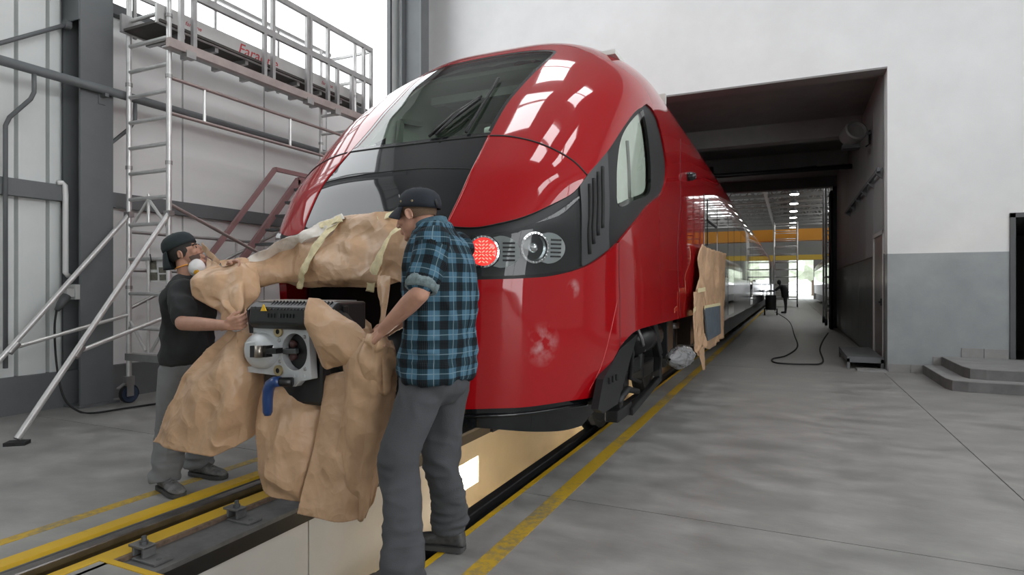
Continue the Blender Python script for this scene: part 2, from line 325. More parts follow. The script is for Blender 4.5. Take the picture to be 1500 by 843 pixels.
# fan heater under the tunnel ceiling
t = thing('fan_heater', (1.1, 13.2, 4.2), 'round dark fan heater mounted below the tunnel ceiling', 'heater')
Mx = Matrix.Translation((1.08, 13.0, 4.24)) @ Matrix.Rotation(math.radians(70), 4, 'X') @ Matrix.Rotation(math.radians(20), 4, 'Y')
MB().lathe([(0,-.16),(.16,-.16),(.2,-.12),(.2,.14),(.17,.16),(.15,.1),(0,.08)], Mx, 24).build('housing', mat('heater_grey', (.16,.155,.15), .5, .3), t, auto=.7)
MB().bar((1.25, 13.1, 4.25), (1.39, 13.1, 4.25), .05, .05).build('arm', M_steel_d, t)
MB().box((.9, 12.98, 3.98), (1.2, 13.25, 4.05)).build('drip_tray', M_black, t); MB().tube([(1.36,13.1,4.3),(1.36,13.1,4.05),(1.3,13.1,4.0)], .015).build('cable', M_black, t, True)
# low metal platform in front of the tunnel door
t = thing('low_platform', (1.15, 12.3, 0), 'low grey metal step platform on legs beside the tunnel door', 'platform')
MB().box((.86, 11.35, .17), (1.38, 13.2, .20)).build('deck', M_steel, t); MB().box((.86, 11.35, .11), (.89, 13.2, .17)).box((.86, 11.35, .11), (1.38, 11.38, .17)).build('edge_frame', M_steel, t)
for px_, py_ in ((.88,11.37),(1.36,11.37),(.88,13.17),(1.36,13.17)): MB().box((px_-.02, py_-.02, 0), (px_+.02, py_+.02, .17)).build('leg', M_steel, t)
struct(MB().box((.98, BY-.15, 0), (OX1-.02, BY+.1, .035)).build('trim_15', M_step_t), 'low concrete ramp plate at the wall corner', 'ramp plate')
# ---------------------------------------------------------------- left wall: plinth, girts, ribbed panels
SILL = 4.78; WY0, WY1 = 4.55, 10.25
wlb = MB().box((WX-.25, RY, 0), (WX-.08, 1.6, HZ)).box((WX-.25, 1.6, 0), (WX-.08, BY, SILL-.1)).box((WX-.25, 1.6, 8.6), (WX-.08, BY, HZ)).box((WX-.25, 1.6, SILL-.1), (WX-.08, WY0-.05, HZ)).box((WX-.25, WY1+.05, SILL-.1), (WX-.08, BY, HZ))
wall_left = struct(wlb.build('wall_left', M_panel), 'pale ribbed panel side wall of the hall', 'wall')
y = -3.0
while y < 4.04:
    zt = HZ
    y2 = min(y+.30, 4.04)
    MB().prism([(WX-.08, y+.01, .40), (WX, y+.02, .40), (WX, y2-.02, .40), (WX-.08, y2-.01, .40)], (0,0,zt-.42)).build('panel', M_panel, wall_left)
    y = y2
for a, b in ((4.46, 5.55), (5.56, 6.95), (6.96, 8.35), (8.36, 9.75), (9.76, 10.3), (10.62, 11.19)):
    MB().box((WX-.08, a+.006, .40), (WX-.02, b-.006, (HZ if a > 10.5 else SILL-.1))).build('panel', M_panel2, wall_left, bevel=.004)
struct(MB().box((WX-.08, -3, 0), (WX+.06, BY, .40)).build('baseboard_left', M_steel), 'grey plinth along the side wall', 'baseboard')
struct(MB().box((WX-.02, -3, 2.32), (WX+.10, 4.06, 2.50)).box((WX-.02, 4.44, 2.32), (WX+.08, BY, 2.50)).build('trim_16', M_steel), 'grey horizontal wall girt behind the scaffold', 'girt')
struct(MB().box((WX-.1, 1.5, SILL-.12), (WX+.1, BY, SILL)).build('trim_17', M_steel_d), 'dark sill beam under the tall window', 'sill')
# big window
M_win = emis('daylit_pane', (.95, .98, 1), WINDOW_GLOW)
win = struct(MB().box((WX-.06, WY0, SILL), (WX, WY0+.06, 8.6)).box((WX-.06, WY1-.06, SILL), (WX+.02, WY1, 8.6)).box((WX-.06, WY0, 8.52), (WX, WY1, 8.6)).build('window_1', M_steel_d), 'tall white daylit window above the scaffold', 'window')
MB().box((WX-.16, WY0, SILL), (WX-.14, WY1, 8.6)).build('pane', M_win, win)
# columns (H sections)
def column(name, x, y, w, d, label):
    t = thing(name, (x, y, 0), label, 'column'); tag(t, kind='structure')
    m = MB(); f = .03
    m.box((x-w/2, y-d/2, .02), (x-w/2+f, y+d/2, HZ)); m.box((x+w/2-f, y-d/2, .02), (x+w/2, y+d/2, HZ)); m.box((x-w/2+f, y-.015, .02), (x+w/2-f, y+.015, HZ))
    m.build('section', M_steel, t); MB().box((x-w/2-.06, y-d/2-.04, 0), (x+w/2+.06, y+d/2+.04, .025)).build('base_plate', M_steel, t)
    return t
c1 = column('column', -7.375, 4.25, .35, .36, 'grey steel H column between the ribbed and smooth wall panels')
MB().box((-7.53, 4.055, 4.35), (-7.2, 4.07, 6.0)).build('gusset_plate', M_steel, c1, bevel=.004)
column('column', -7.12, 10.55, .5, .30, 'grey steel H column at the end of the tall window')
struct(MB().box((WX-.02, BY-.14, 0), (WX+.1, BY-.004, HZ)).box((WX-.02, 10.75, 5.55), (WX+.06, BY-.1, 5.75)).build('trim_18', M_steel_d), 'dark corner post and girt beside the end wall', 'corner post')
# wall brace rod, handrail pipe, conduits
t = thing('brace_rod', (-7.35, 3.5, 4.5), 'thin grey brace rod bolted to the column gusset', 'rod')
MB().tube([PX(-60, 80, -7.40), PY(98, 36, 4.03)], .022).build('rod', M_steel, t, True)
MB().lathe([(0,-.03),(.05,-.03),(.05,.03),(0,.03)], Matrix.Translation(PY(98,36,4.03)) @ Matrix.Rotation(math.pi/2,4,'X'), 12).build('bolt', M_steel, t)
t = thing('wall_pipe', (-7.14, 4, 3.6), 'thick grey pipe running along the side wall at column height', 'pipe')
zpi = PX(150, 131, -7.14).z
MB().tube([(-7.14, 1.2, zpi), (-7.14, 10.41, zpi)], .05, 14).build('pipe', M_steel, t, True)
MB().bar((-7.21, 4.3, zpi-.06), (-7.10, 4.3, zpi-.06), .04, .04).box((-7.21, 4.26, zpi-.16), (-7.19, 4.34, zpi+.06)).build('bracket', M_steel, t)
t = thing('drop_conduit', (-6.75, 3.2, 0), 'thin grey pipe bending down from the thick wall pipe', 'pipe')
MB().tube([PX(50,108,-7.14), PX(50,135,-7.17), PX(45,145,-7.20), PX(14,172,-7.34), PX(8,184,-7.38), PX(8,540,-7.38)], .022).build('pipe', M_steel, t, True)
t = thing('drop_conduit', (-6.75, 5, 0), 'short grey pipe bending down behind the scaffold ladder', 'pipe')
MB().tube([PX(198,147,-7.15), PX(198,176,-7.16), PX(190,188,-7.20), PX(160,212,-7.32), PX(160,250,-7.34)], .022).build('pipe', M_steel, t, True)
t = thing('drain_pipe', (-7.3, 3.8, 1.4), 'white pipe with elbow beside the grey column', 'pipe')
MB().tube([PX(84,268,-7.385), PX(91,268,-7.385), PX(95,272,-7.385), PX(96,285,-7.385), PX(96,400,-7.385), PX(101,405,-7.385)], .028).build('pipe', M_white, t, True)
# ---------------------------------------------------------------- unseen part of the hall (light, reflections)
M_ceil = mat('unseen_hall_ceiling', (.27,.27,.27), .8)
ce = MB(); SKY = []
SKY = [(-3.8,-2.5,4.8,6.5),(-3.8,-2.5,7.3,8.7),(-.9,.2,3.8,5.0),(-.9,.2,5.6,7.4),(1.7,2.5,4.3,5.9),(4.3,5.6,1.4,4.2),]
struct(MB().box((WX-.3, RY-.3, HZ), (RX+.3, BY+.3, HZ+.2)).build('ceiling', M_ceil), 'unseen pale hall ceiling with skylights', 'ceiling')
M_sky = emis('unseen_skylight_pane', (.97,.985,1), SKYLIGHT_GLOW)
for i, (x0,x1,y0,y1) in enumerate(SKY):
    w = struct(MB().box((x0-.08,y0-.08,HZ-.12),(x0,y1+.08,HZ)).box((x1,y0-.08,HZ-.12),(x1+.08,y1+.08,HZ)).box((x0,y0-.08,HZ-.12),(x1,y0,HZ)).box((x0,y1,HZ-.12),(x1,y1+.08,HZ)).build('window_%d_offscreen' % (i+3), M_white), 'unseen roof skylight', 'skylight')
    n = 2
    for k in range(n): MB().box((x0+.01, y0+(y1-y0)*k/n+.05, HZ-.04), (x1-.01, y0+(y1-y0)*(k+1)/n-.05, HZ-.02)).build('pane_offscreen', M_sky, w)
struct(MB().box((RX, RY, 0), (RX+.25, BY, HZ)).build('wall_right', M_wall), 'white side wall of the hall', 'wall')
struct(MB().box((WX-.3, RY-.25, 0), (RX+.3, RY, HZ)).build('wall_rear', M_wall), 'white rear wall of the hall', 'wall')
M_rw = emis('side_window_pane', (.97,.985,1), RIGHT_GLOW)
w = struct(MB().box((RX-.08, -8, 5.1), (RX, 8.5, 5.2)).box((RX-.08, -8, 7.6), (RX, 8.5, 7.7)).build('window_right_offscreen', M_steel_d), 'high window band of the right wall', 'window')
for k in range(6): MB().box((RX-.04, -7.9+k*2.75, 5.2), (RX-.01, -7.9+k*2.75+2.6, 7.6)).build('pane_offscreen', M_rw, w)
w = struct(MB().box((RX-.08, -4.7, 0), (RX, -4.6, 3.6)).box((RX-.08, .6, 0), (RX, .7, 3.6)).box((RX-.08, -4.7, 3.5), (RX, .7, 3.6)).build('door_3_offscreen', M_steel_d), 'daylit hall gate in the right wall', 'gate')
for k in range(2): MB().box((RX-.04, -4.55+k*2.6, .15), (RX-.01, -4.55+k*2.6+2.5, 3.4)).build('pane_offscreen', M_rw, w)

# the high window band goes on along the side wall before the column (it shows as the white reflection in the black nose panel)
w = struct(MB().box((WX-.02, -6.6, SILL), (WX+.04, -6.5, 8.6)).box((WX-.02, 3.7, SILL), (WX+.04, 3.8, 8.6)).box((WX-.02, -6.6, 8.5), (WX+.04, 3.8, 8.6)).box((WX-.02, -6.6, SILL-.1), (WX+.06, 3.8, SILL)).build('window_left_offscreen', M_steel_d), 'high window band of the side wall before the column', 'window')
for k in range(4): MB().box((WX+.005, -6.45+k*2.55, SILL+.02), (WX+.015, -6.45+k*2.55+2.45, 8.48)).build('pane_offscreen', M_win, w)
# ================================================================ TRAIN NOSE SURFACE
CX = -2.5; NM, NN, ZT, Z0, NP = 4.0, 3.0, 3.80, 2.843, 2.37
_zf = np.arange(0, 4.4, .005)
def _sm(zk, v, sg):
    y = np.interp(_zf, zk, v); k = int(sg*4/.005); g = np.exp(-.5*(np.arange(-k, k+1)*.005/sg)**2); g /= g.sum()
    return np.convolve(np.pad(y, k, mode='edge'), g, 'valid')
YCt = _sm([.3,.6,1.0,1.4,1.74,2.1,2.42,2.8,3.2,3.6,3.9,4.1], [3.19,3.165,3.145,3.13,3.16,3.40,3.71,4.095,4.57,5.09,6.0,7.2], .05)
LLt = _sm([.3,1.4,2.0,2.8,3.5,4.1], [2.9,2.75,1.65,1.27,1.69,1.69], .12)
def fYc(z): return np.interp(z, _zf, YCt)
def fL(z): return np.interp(z, _zf, LLt)
def fw(z):
    z = np.asarray(z, float); t = np.clip((z-Z0)/(ZT-Z0), 0, 1)
    w = 1.41*np.maximum(1-t**NP, 1e-9)**(1/NP)
    return w*np.where(z < 1.0, 1-.06*((1.0-np.minimum(z,1.0))/.7)**2, 1)
BK = .95
def z_to_b(z):
    z = np.asarray(z, float); t = np.clip((z-Z0)/(ZT-Z0), 0, 1)
    return np.where(z > Z0, Z0+BK*np.arcsin(np.clip(t**(NP/2), 0, 1)), z)
def b_to_z(b):
    b = np.asarray(b, float); ph = np.clip((b-Z0)/BK, 0, math.pi/2)
    return np.where(b > Z0, Z0+(ZT-Z0)*np.sin(ph)**(2/NP), b)
BTOP = Z0+BK*math.pi/2
def surf(a, b):                      # chart -> (x, Y, z), x >= 0
    a = np.asarray(a, float); b = np.asarray(b, float); z = b_to_z(b); w = fw(z); L = fL(z); Yc = fYc(z)
    lo = np.zeros_like(a); hi = w.copy()
    for _ in range(44):
        m = (lo+hi)/2; q = 1-np.maximum(1-(m/np.maximum(w, 1e-9))**NM, 0)**(1/NN); g = m+L*q < a
        lo = np.where(g, m, lo); hi = np.where(g, hi, m)
    x = np.where(a >= w+L, w, (lo+hi)/2)
    return np.stack([x, Yc+a-x, z], -1)
def surf_n(a, b, e=2e-3):
    a = np.asarray(a, float); b = np.asarray(b, float); a2 = np.maximum(a, e); bb = np.clip(b, .05, BTOP-.02)
    da = surf(a2+e, bb)-surf(a2-e, bb); db = surf(a2, bb+e)-surf(a2, bb-e)
    n = np.cross(da, db); l = np.linalg.norm(n, axis=-1, keepdims=True); n = n/np.maximum(l, 1e-12)
    s = np.sign(n[:, :1]*.6-n[:, 1:2]+n[:, 2:3]*.4); s[s == 0] = 1; n = n*s
    n[:, 0] = np.where(a < 1e-4, 0, n[:, 0]); return n/np.linalg.norm(n, axis=-1, keepdims=True)
def Fimp(x, y, z):
    w = fw(z); q = np.clip((y-fYc(z))/fL(z), -.5, 1)
    return (np.abs(x)/np.maximum(w, 1e-4))**NM+np.abs(1-q)**NN-1+np.where(z > ZT, (z-ZT)*5, 0)
def cast(px, py):                    # pixel -> chart coords on the nose
    r = ray(px, py); ts = np.arange(2.2, 14, .004); v = Fimp(r[0]*ts-CX, r[1]*ts, EYE+r[2]*ts)
    i = np.argmax(v < 0) if (v < 0).any() else int(v.argmin())
    t = ts[i]; lo, hi = ts[max(i-1, 0)], t
    if (v < 0).any():
        for _ in range(30):
            m = (lo+hi)/2
            if Fimp(r[0]*m-CX, r[1]*m, EYE+r[2]*m) < 0: hi = m
            else: lo = m
        t = hi
    x, y, z = r[0]*t-CX, r[1]*t, EYE+r[2]*t
    return (abs(x)+float(y-fYc(z)), float(z_to_b(z)))
def trace(pts): return [cast(*p) for p in pts]
def w3(ab, off=0.0, side=1):
    a = np.array([ab[0]]); b = np.array([ab[1]]); p = surf(a, b)[0]+surf_n(a, b)[0]*off
    return Vector((CX+side*p[0], p[1], p[2]))
def smooth_poly(pts, n=6, close=False): return [tuple(p) for p in catmull(pts, (len(pts)-1)*n+1)]
def inpoly(P, poly):
    x, y = P[:, 0], P[:, 1]; c = np.zeros(len(P), bool); n = len(poly)
    for i in range(n):
        x0, y0 = poly[i]; x1, y1 = poly[(i+1) % n]
        if y0 == y1: continue
        k = ((y0 > y) != (y1 > y)) & (x < (x1-x0)*(y-y0)/(y1-y0)+x0); c ^= k
    return c
def resample(poly, sp):
    out = []
    for i in range(len(poly)):
        p = np.array(poly[i]); q = np.array(poly[(i+1) % len(poly)]); d = np.linalg.norm(q-p)
        if d < 1e-5: continue
        n = max(1, int(math.ceil(d/sp)))
        for k in range(n): out.append(tuple(p+(q-p)*k/n))
    return out
def region_mesh(name, poly, holes=(), sp=.035, off=0.0, thick=.03, sides=(1,-1)):
    P = resample(poly, sp); HS = [resample(h, sp) for h in holes]
    V = [Vector(p) for p in P]; E = [(i, (i+1) % len(P)) for i in range(len(P))]
    for h in HS:
        n = len(V); V += [Vector(p) for p in h]; E += [(n+i, n+(i+1) % len(h)) for i in range(len(h))]
    bd = np.array([tuple(v) for v in V])
    lo = bd.min(0); hi = bd.max(0)
    gx, gy = np.meshgrid(np.arange(lo[0]+sp/2, hi[0], sp), np.arange(lo[1]+sp/2, hi[1], sp*.9)); gx[1::2] += sp/2
    G = np.stack([gx.ravel(), gy.ravel()], -1); k = inpoly(G, P)
    for h in HS: k &= ~inpoly(G, h)
    G = G[k]
    if len(G):
        dm = np.full(len(G), 9.0)
        for i in range(0, len(bd), 200): dm = np.minimum(dm, np.sqrt(((G[:, None]-bd[None, i:i+200])**2).sum(-1)).min(1))
        G = G[dm > sp*.45]; V += [Vector(p) for p in G]
    vo, eo, fo, _, _, _ = delaunay_2d_cdt(V, E, [], 0, 1e-6)
    vo = np.array([tuple(v) for v in vo]); F = np.array([f for f in fo if len(f) == 3])
    c = vo[F].mean(1); k = inpoly(c, P)
    for h in HS: k &= ~inpoly(c, h)
    F = F[k]
    S3 = surf(vo[:, 0], vo[:, 1]); N3 = surf_n(vo[:, 0], vo[:, 1])
    cnt = {}
    for f in F:
        for i in range(3):
            e = (f[i], f[(i+1) % 3]); cnt[e] = cnt.get(e, 0)+1
    bnd = [e for e in cnt if (e[1], e[0]) not in cnt and not (vo[e[0], 0] < 1e-3 and vo[e[1], 0] < 1e-3)]
    verts = []; norms = []; faces = []
    for s in sides:
        n0 = len(verts); X = S3+N3*off
        tri = X[F[0]] if len(F) else None
        verts += [(CX+s*p[0], p[1], p[2]) for p in X]; norms += [(s*n[0], n[1], n[2]) for n in N3]
        VA = np.array(verts[n0:n0+len(X)]); NA = np.array(norms[n0:n0+len(X)])
        fl = (np.cross(VA[F[:,1]]-VA[F[:,0]], VA[F[:,2]]-VA[F[:,0]])*NA[F].mean(1)).sum() < 0
        for f in F: faces.append(tuple(n0+i for i in (f[::-1] if fl else f)))
        if thick:
            mp = {}
            Xi = S3+N3*(off-thick)
            for e in bnd:
                q = []
                for i in e:
                    for lay, XX in ((0, X), (1, Xi)):
                        if (i, lay) not in mp:
                            mp[(i, lay)] = len(verts); p = XX[i]; verts.append((CX+s*p[0], p[1], p[2])); norms.append(None)
                faces.append((mp[(e[0],0)], mp[(e[1],0)], mp[(e[1],1)], mp[(e[0],1)]) if fl else (mp[(e[1],0)], mp[(e[0],0)], mp[(e[0],1)], mp[(e[1],1)]))
    me = bpy.data.meshes.new(name); me.from_pydata(verts, [], faces); me.update(); me.shade_smooth()
    nn = []
    for i, n in enumerate(norms): nn.append(n if n is not None else (0,0,0))
    me.normals_split_custom_set_from_vertices(nn)
    return me
def region(name, poly, mt, parent, **k):
    if min(p[0] for p in poly) < 1e-3: return link(name, region_mesh(name, poly, **k), mt, parent)
    l = link(name, region_mesh(name, poly, sides=(-1,), **k), mt, parent)
    return link(name, region_mesh(name, poly, sides=(1,), **k), mt, parent)
def seam(name, pts, r, mt, parent, off=0.0, sides=(1,-1), sp=.03):
    for s in sides:
        P = []
        for i in range(len(pts)-1):
            p, q = np.array(pts[i]), np.array(pts[i+1]); n = max(1, int(np.linalg.norm(q-p)/sp))
            for k in range(n): P.append(tuple(p+(q-p)*k/n))
        P.append(tuple(pts[-1]))
        MB().tube([w3(p, off, s) for p in P], r, 6).build(name, mt, parent, True)
# ---------------------------------------------------------------- traced outlines (chart coordinates)
train = thing('train', (CX, 6, 0), 'red railcar with a rounded nose standing over the inspection pit', 'train')
wr = smooth_poly(trace([(717,199),(740,157),(774,116),(806,86)]), 5)
c_top = cast(815, 75); wtop = [(c_top[0], c_top[1]), (c_top[0]*.8, c_top[1]+.06), (c_top[0]*.4, c_top[1]+.10), (0, c_top[1]+.11)]
wtop = smooth_poly([wr[-1]]+wtop, 4)[1:]
zb = wr[0][1]
W_poly = [(0, zb), (.3, zb)]+wr+wtop
nr = smooth_poly(trace([(717,199),(697,240),(676,285),(655,331)]), 4)
N_poly = [(0, zb), (.3, zb)]+nr+[(nr[-1][0], 1.42), (0, 1.42)]
seam1 = smooth_poly(trace([(717,199),(745,200),(780,207),(815,221),(842,238),(860,257)]), 4)
hood_low = smooth_poly(trace([(860,257),(841,281),(811,298),(768,317),(720,329),(690,333),(655,331)]), 4)
B_poly = seam1[:-1]+hood_low[:-1]+nr[::-1][:-1]
band_up = smooth_poly(trace([(860,257),(892,219),(913,187),(931,163),(947,152)]), 4)
band_rear = smooth_poly(trace([(947,152),(957,162),(968,190),(976,233),(976,262),(969,284),(949,302),(907,355)]), 4)
band_low = smooth_poly(trace([(907,355),(880,378),(853,393),(811,404),(768,408),(704,410),(697,411)]), 4)
K_poly = band_up[:-1]+band_rear[:-1]+band_low+[(band_low[-1][0]-.3, band_low[-1][1]+.0), (nr[-1][0]-.02, hood_low[-1][1])]+hood_low[::-1][:-1]
b_edge = trace([(697,411),(690,480),(683,540),(675,600)])
bump_low = smooth_poly(trace([(675,600),(720,599),(768,597),(832,588),(875,582)]), 4)
arch = smooth_poly(trace([(875,582),(886,553),(896,532),(908,509)]), 4)
rearseam = trace([(908,509),(908,430),(907,355)])
A_poly = band_low[::-1][::-1]
A_poly = band_low[:-1]+b_edge[:-1]+bump_low[:-1]+arch[:-1]+rearseam[:-1]
side_low = smooth_poly(trace([(908,509),(918,497),(932,485),(956,477),(999,466)]), 4)
YE = 8.6
def a_at(z, Y): return float(fw(z)+Y-fYc(z))
zs = float(b_to_z(side_low[-1][1])); zs_end = 1.0
endcol = [(a_at(float(b_to_z(b)), YE), float(b)) for b in np.linspace(zs_end, BTOP-.002, 60)]
ridge = [(max(0.0, a_at(ZT-.00001, y_)), BTOP-.002) for y_ in np.linspace(YE, float(fYc(ZT))+.02, 30)][1:]
body_poly = [p for p in W_poly[2:]][::-1]          # centre top -> down the screen edge
body_poly = body_poly+seam1[1:-1]+band_up[:-1]+band_rear[:-1]+rearseam[::-1][:-1]+side_low+endcol+ridge+[(0, BTOP-.002)]
M_liner = mat('cab_liner', (.74,.78,.73), .7)
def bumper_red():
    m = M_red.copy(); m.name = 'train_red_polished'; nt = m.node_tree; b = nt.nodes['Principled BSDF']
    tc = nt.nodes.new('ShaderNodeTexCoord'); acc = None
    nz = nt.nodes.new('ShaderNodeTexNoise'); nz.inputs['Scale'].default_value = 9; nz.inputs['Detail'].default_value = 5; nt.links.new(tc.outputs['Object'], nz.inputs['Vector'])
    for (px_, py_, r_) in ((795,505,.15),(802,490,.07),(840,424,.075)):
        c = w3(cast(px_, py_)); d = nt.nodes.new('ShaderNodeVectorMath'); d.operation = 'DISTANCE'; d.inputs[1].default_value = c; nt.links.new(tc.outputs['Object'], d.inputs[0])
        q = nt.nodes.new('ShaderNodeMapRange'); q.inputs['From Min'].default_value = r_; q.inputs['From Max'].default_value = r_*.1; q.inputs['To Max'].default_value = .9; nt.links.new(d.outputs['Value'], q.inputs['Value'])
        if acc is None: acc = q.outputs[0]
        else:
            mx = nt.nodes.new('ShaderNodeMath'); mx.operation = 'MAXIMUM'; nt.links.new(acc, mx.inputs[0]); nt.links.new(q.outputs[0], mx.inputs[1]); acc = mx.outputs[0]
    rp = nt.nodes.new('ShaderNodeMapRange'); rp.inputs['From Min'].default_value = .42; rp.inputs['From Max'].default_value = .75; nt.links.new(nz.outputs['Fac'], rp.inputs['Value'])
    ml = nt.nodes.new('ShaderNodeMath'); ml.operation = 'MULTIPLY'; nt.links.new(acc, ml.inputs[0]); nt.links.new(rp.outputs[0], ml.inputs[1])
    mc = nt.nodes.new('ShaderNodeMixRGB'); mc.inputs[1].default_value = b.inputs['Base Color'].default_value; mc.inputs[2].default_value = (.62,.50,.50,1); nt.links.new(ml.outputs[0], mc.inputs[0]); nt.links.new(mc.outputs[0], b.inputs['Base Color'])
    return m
shell = region('body_shell', body_poly, M_red, train, sp=.05)
region('hood_flank', B_poly, M_red, train, sp=.035)
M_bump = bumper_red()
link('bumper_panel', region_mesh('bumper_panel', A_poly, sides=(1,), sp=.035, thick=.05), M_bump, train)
# on the far side the upper corner beside the coupler is open, as the photo shows
OA = 1.2; bl = [p for p in band_low if p[0] > OA+.02]; be = [p for p in b_edge if p[1] < .93]
A_left = bl+[(OA, bl[-1][1]), (OA, .97), (be[0][0], .97)]+be+bump_low[1:-1]+arch[:-1]+rearseam[:-1]
link('bumper_panel', region_mesh('bumper_panel', A_left, sides=(-1,), sp=.035, thick=.05), M_bump, train)
region('nose_panel', N_poly, M_gloss_black, train, sp=.035)
def shrink0(poly, k):
    P = np.array(poly); c = P.mean(0); return [tuple(c+(p-c)*k) for p in P]
def dense0(poly, sp):
    out = []
    for i in range(len(poly)-1):
        p, q = np.array(poly[i]), np.array(poly[i+1]); n = max(1, int(np.linalg.norm(q-p)/sp)); out += [tuple(p+(q-p)*k/n) for k in range(n)]
    return out+[tuple(poly[-1])]
# dark band behind the lamps, grille and cab window
hl = smooth_poly(trace([(849,270),(853,330),(853,393)]), 6)
gr = smooth_poly(trace([(890,222),(893,300),(893,368)]), 6)
def band_cut(poly, keep): return [p for p in poly]
swin = smooth_poly(trace([(944,160),(950,185),(955,230),(956,262),(953,284),(930,295),(910,302),(907,270),(908,235),(914,200),(928,176),(944,160)]), 4)[:-1]
region('lamp_band', K_poly, M_satin_black, train, holes=[swin], sp=.035, off=-.018, thick=.02)
# clear headlight cover
hc = trace([(690,345),(730,342),(775,331),(812,313),(846,288)]); hc2 = trace([(848,340),(849,388),(812,399),(768,403),(720,405),(694,405)])
M_cover = glass('lamp_cover_glass', (.86,.88,.88), ior=1.45)
region('headlight_cover', smooth_poly(hc, 4)+smooth_poly(hc2, 3), M_cover, train, sp=.04, off=.016, thick=.03)
M_pane = glass('cab_window_glass', (.86,.92,.88), ior=1.5, base=.03)
region('cab_side_window', swin, M_pane, train, sp=.04, off=-.012, thick=0)
region('window_blind', shrink0(swin, .93), mat('pale_window_film', (.62,.63,.58), .6, var=.1, vscale=5), train, sp=.05, off=-.055, thick=0)
_c = [p for p in swin]
seam('window_shade_strip', dense0([cast(927,205), cast(930,250), cast(931,290)], .05), .018, mat('window_shade_grey', (.16,.165,.15), .7), train, -.05)  # dark strip paints in the frame's shading behind the cab side window
M_screen = glass('windscreen_glass', (.80,.90,.82), ior=1.5, base=.02)
def shrink(poly, k, c=None):
    P = np.array(poly); c = P.mean(0) if c is None else np.array(c); return [tuple(c+(p-c)*k) for p in P]
# screen: black frit border + glass
def inset(poly, d):
    out = []; n = len(poly)
    for i, p in enumerate(poly):
        if p[0] < 1e-4: out.append((0.0, p[1]+(d if p[1] < 2.8 else -d))); continue
        a = np.array(poly[i-1]); b = np.array(poly[(i+1) % n]); t = b-a; l = np.linalg.norm(t); nv = np.array([-t[1], t[0]])/max(l, 1e-9)
        q = np.array(p)+nv*d; out.append((max(0.0, q[0]), q[1]))
    return out
gl_poly = inset(W_poly, .035)
region('windscreen', gl_poly, M_screen, train, sp=.05, off=-.004, thick=0)
def ring_region(name, outer, inner, mt, parent, off, sp=.03):
    verts = []; faces = []; 
    n = len(outer)
    for s in (1, -1):
        o0 = len(verts)
        for ab in list(outer)+list(inner):
            p = w3(ab, off, s); verts.append(tuple(p))
        for i in range(n-1): faces.append((o0+i, o0+i+1, o0+n+i+1, o0+n+i))
    me = bpy.data.meshes.new(name); me.from_pydata(verts, [], faces); me.update(); me.shade_smooth(); return link(name, me, mt, parent)
def dense(poly, sp):
    out = []
    for i in range(len(poly)-1):
        p, q = np.array(poly[i]), np.array(poly[i+1]); n = max(1, int(np.linalg.norm(q-p)/sp))
        out += [tuple(p+(q-p)*k/n) for k in range(n)]
    return out+[tuple(poly[-1])]
def pairdense(A, B, sp):
    a2, b2 = [], []
    for i in range(len(A)-1):
        p, q = np.array(A[i]), np.array(A[i+1]); p2, q2 = np.array(B[i]), np.array(B[i+1]); n = max(1, int(np.linalg.norm(q-p)/sp))
        for k in range(n): a2.append(tuple(p+(q-p)*k/n)); b2.append(tuple(p2+(q2-p2)*k/n))
    return a2+[tuple(A[-1])], b2+[tuple(B[-1])]
ro, ri = pairdense(W_poly, gl_poly, .04)
ring_region('screen_border', ro, ri, M_gloss_black, train, -.002)
# interior liner with the same openings
lin_poly = [(0,1.6),(.5,1.6),(1.2,1.6),(2.6,1.6)]+[(a_at(float(b_to_z(b)), 6.8), float(b)) for b in np.linspace(1.6, BTOP-.12, 40)]+[(0.35, BTOP-.12), (0, BTOP-.12)]
lin_poly += [(0, gl_poly[-1][1]+.02)]+[tuple(p) for p in inset(W_poly, -.02)[::-1][1:-1]]+[(0, zb-.02)]
hole2 = shrink(swin, 1.1)
region('cab_liner', lin_poly, M_liner, train, holes=[hole2], sp=.07, off=-.09, thick=0)
# seams and sealing lines
M_seam = mat('seam_rubber', (.01,.01,.01), .6)
seam('seam', seam1, .007, M_seam, train, .0)
seam('seam', [(0, zb), (.3, zb), seam1[0]], .007, M_seam, train)
seam('seam', nr, .008, M_red, train, .002)
seam('seam', rearseam, .004, M_seam, train, -.001)
seam('seam', dense([cast(997,204), cast(997,300), cast(997,465)], .05), .004, M_seam, train, -.001)
seam('seam', hood_low, .006, M_seam, train, -.006)
zp = [(0, 2.17), (.25, 2.165), (nr[8][0]*.98, 2.13)]
seam('seam', zp, .003, M_seam, train, .001)
# sill crease of the bumper (raised lip along its side)
lip = smooth_poly(trace([(862,575),(880,540),(893,495),(905,440)]), 5)
seam('body_crease', lip, .010, M_red, train, -.006)
# ---------------------------------------------------------------- grille with slots
g0 = smooth_poly(trace([(851,268),(870,243),(889,221)]), 4); g1 = smooth_poly(trace([(891,224),(894,300),(894,364)]), 4); g2 = smooth_poly(trace([(890,367),(872,380),(855,390)]), 4); g3 = smooth_poly(trace([(853,388),(853,330),(850,270)]), 4)
grille = region('grille_panel', g0+g1+g2+g3, mat('grille_grey', (.05,.052,.054), .5), train, sp=.04, off=-.004, thick=.015)
for i, (x, y0, y1) in enumerate(((864,270,372),(870,262,357),(876.5,253,345),(883,245,334))):
    A = trace([(x,y0),(x+.5,(y0+y1)/2),(x,y1)])
    P = dense(A, .04)
    for s in (1, -1):
        pts = [w3(p, -.003, s) for p in P]
        MB().tube(pts, [.016]*len(pts), 8).build('slot', M_rubber, grille, True)
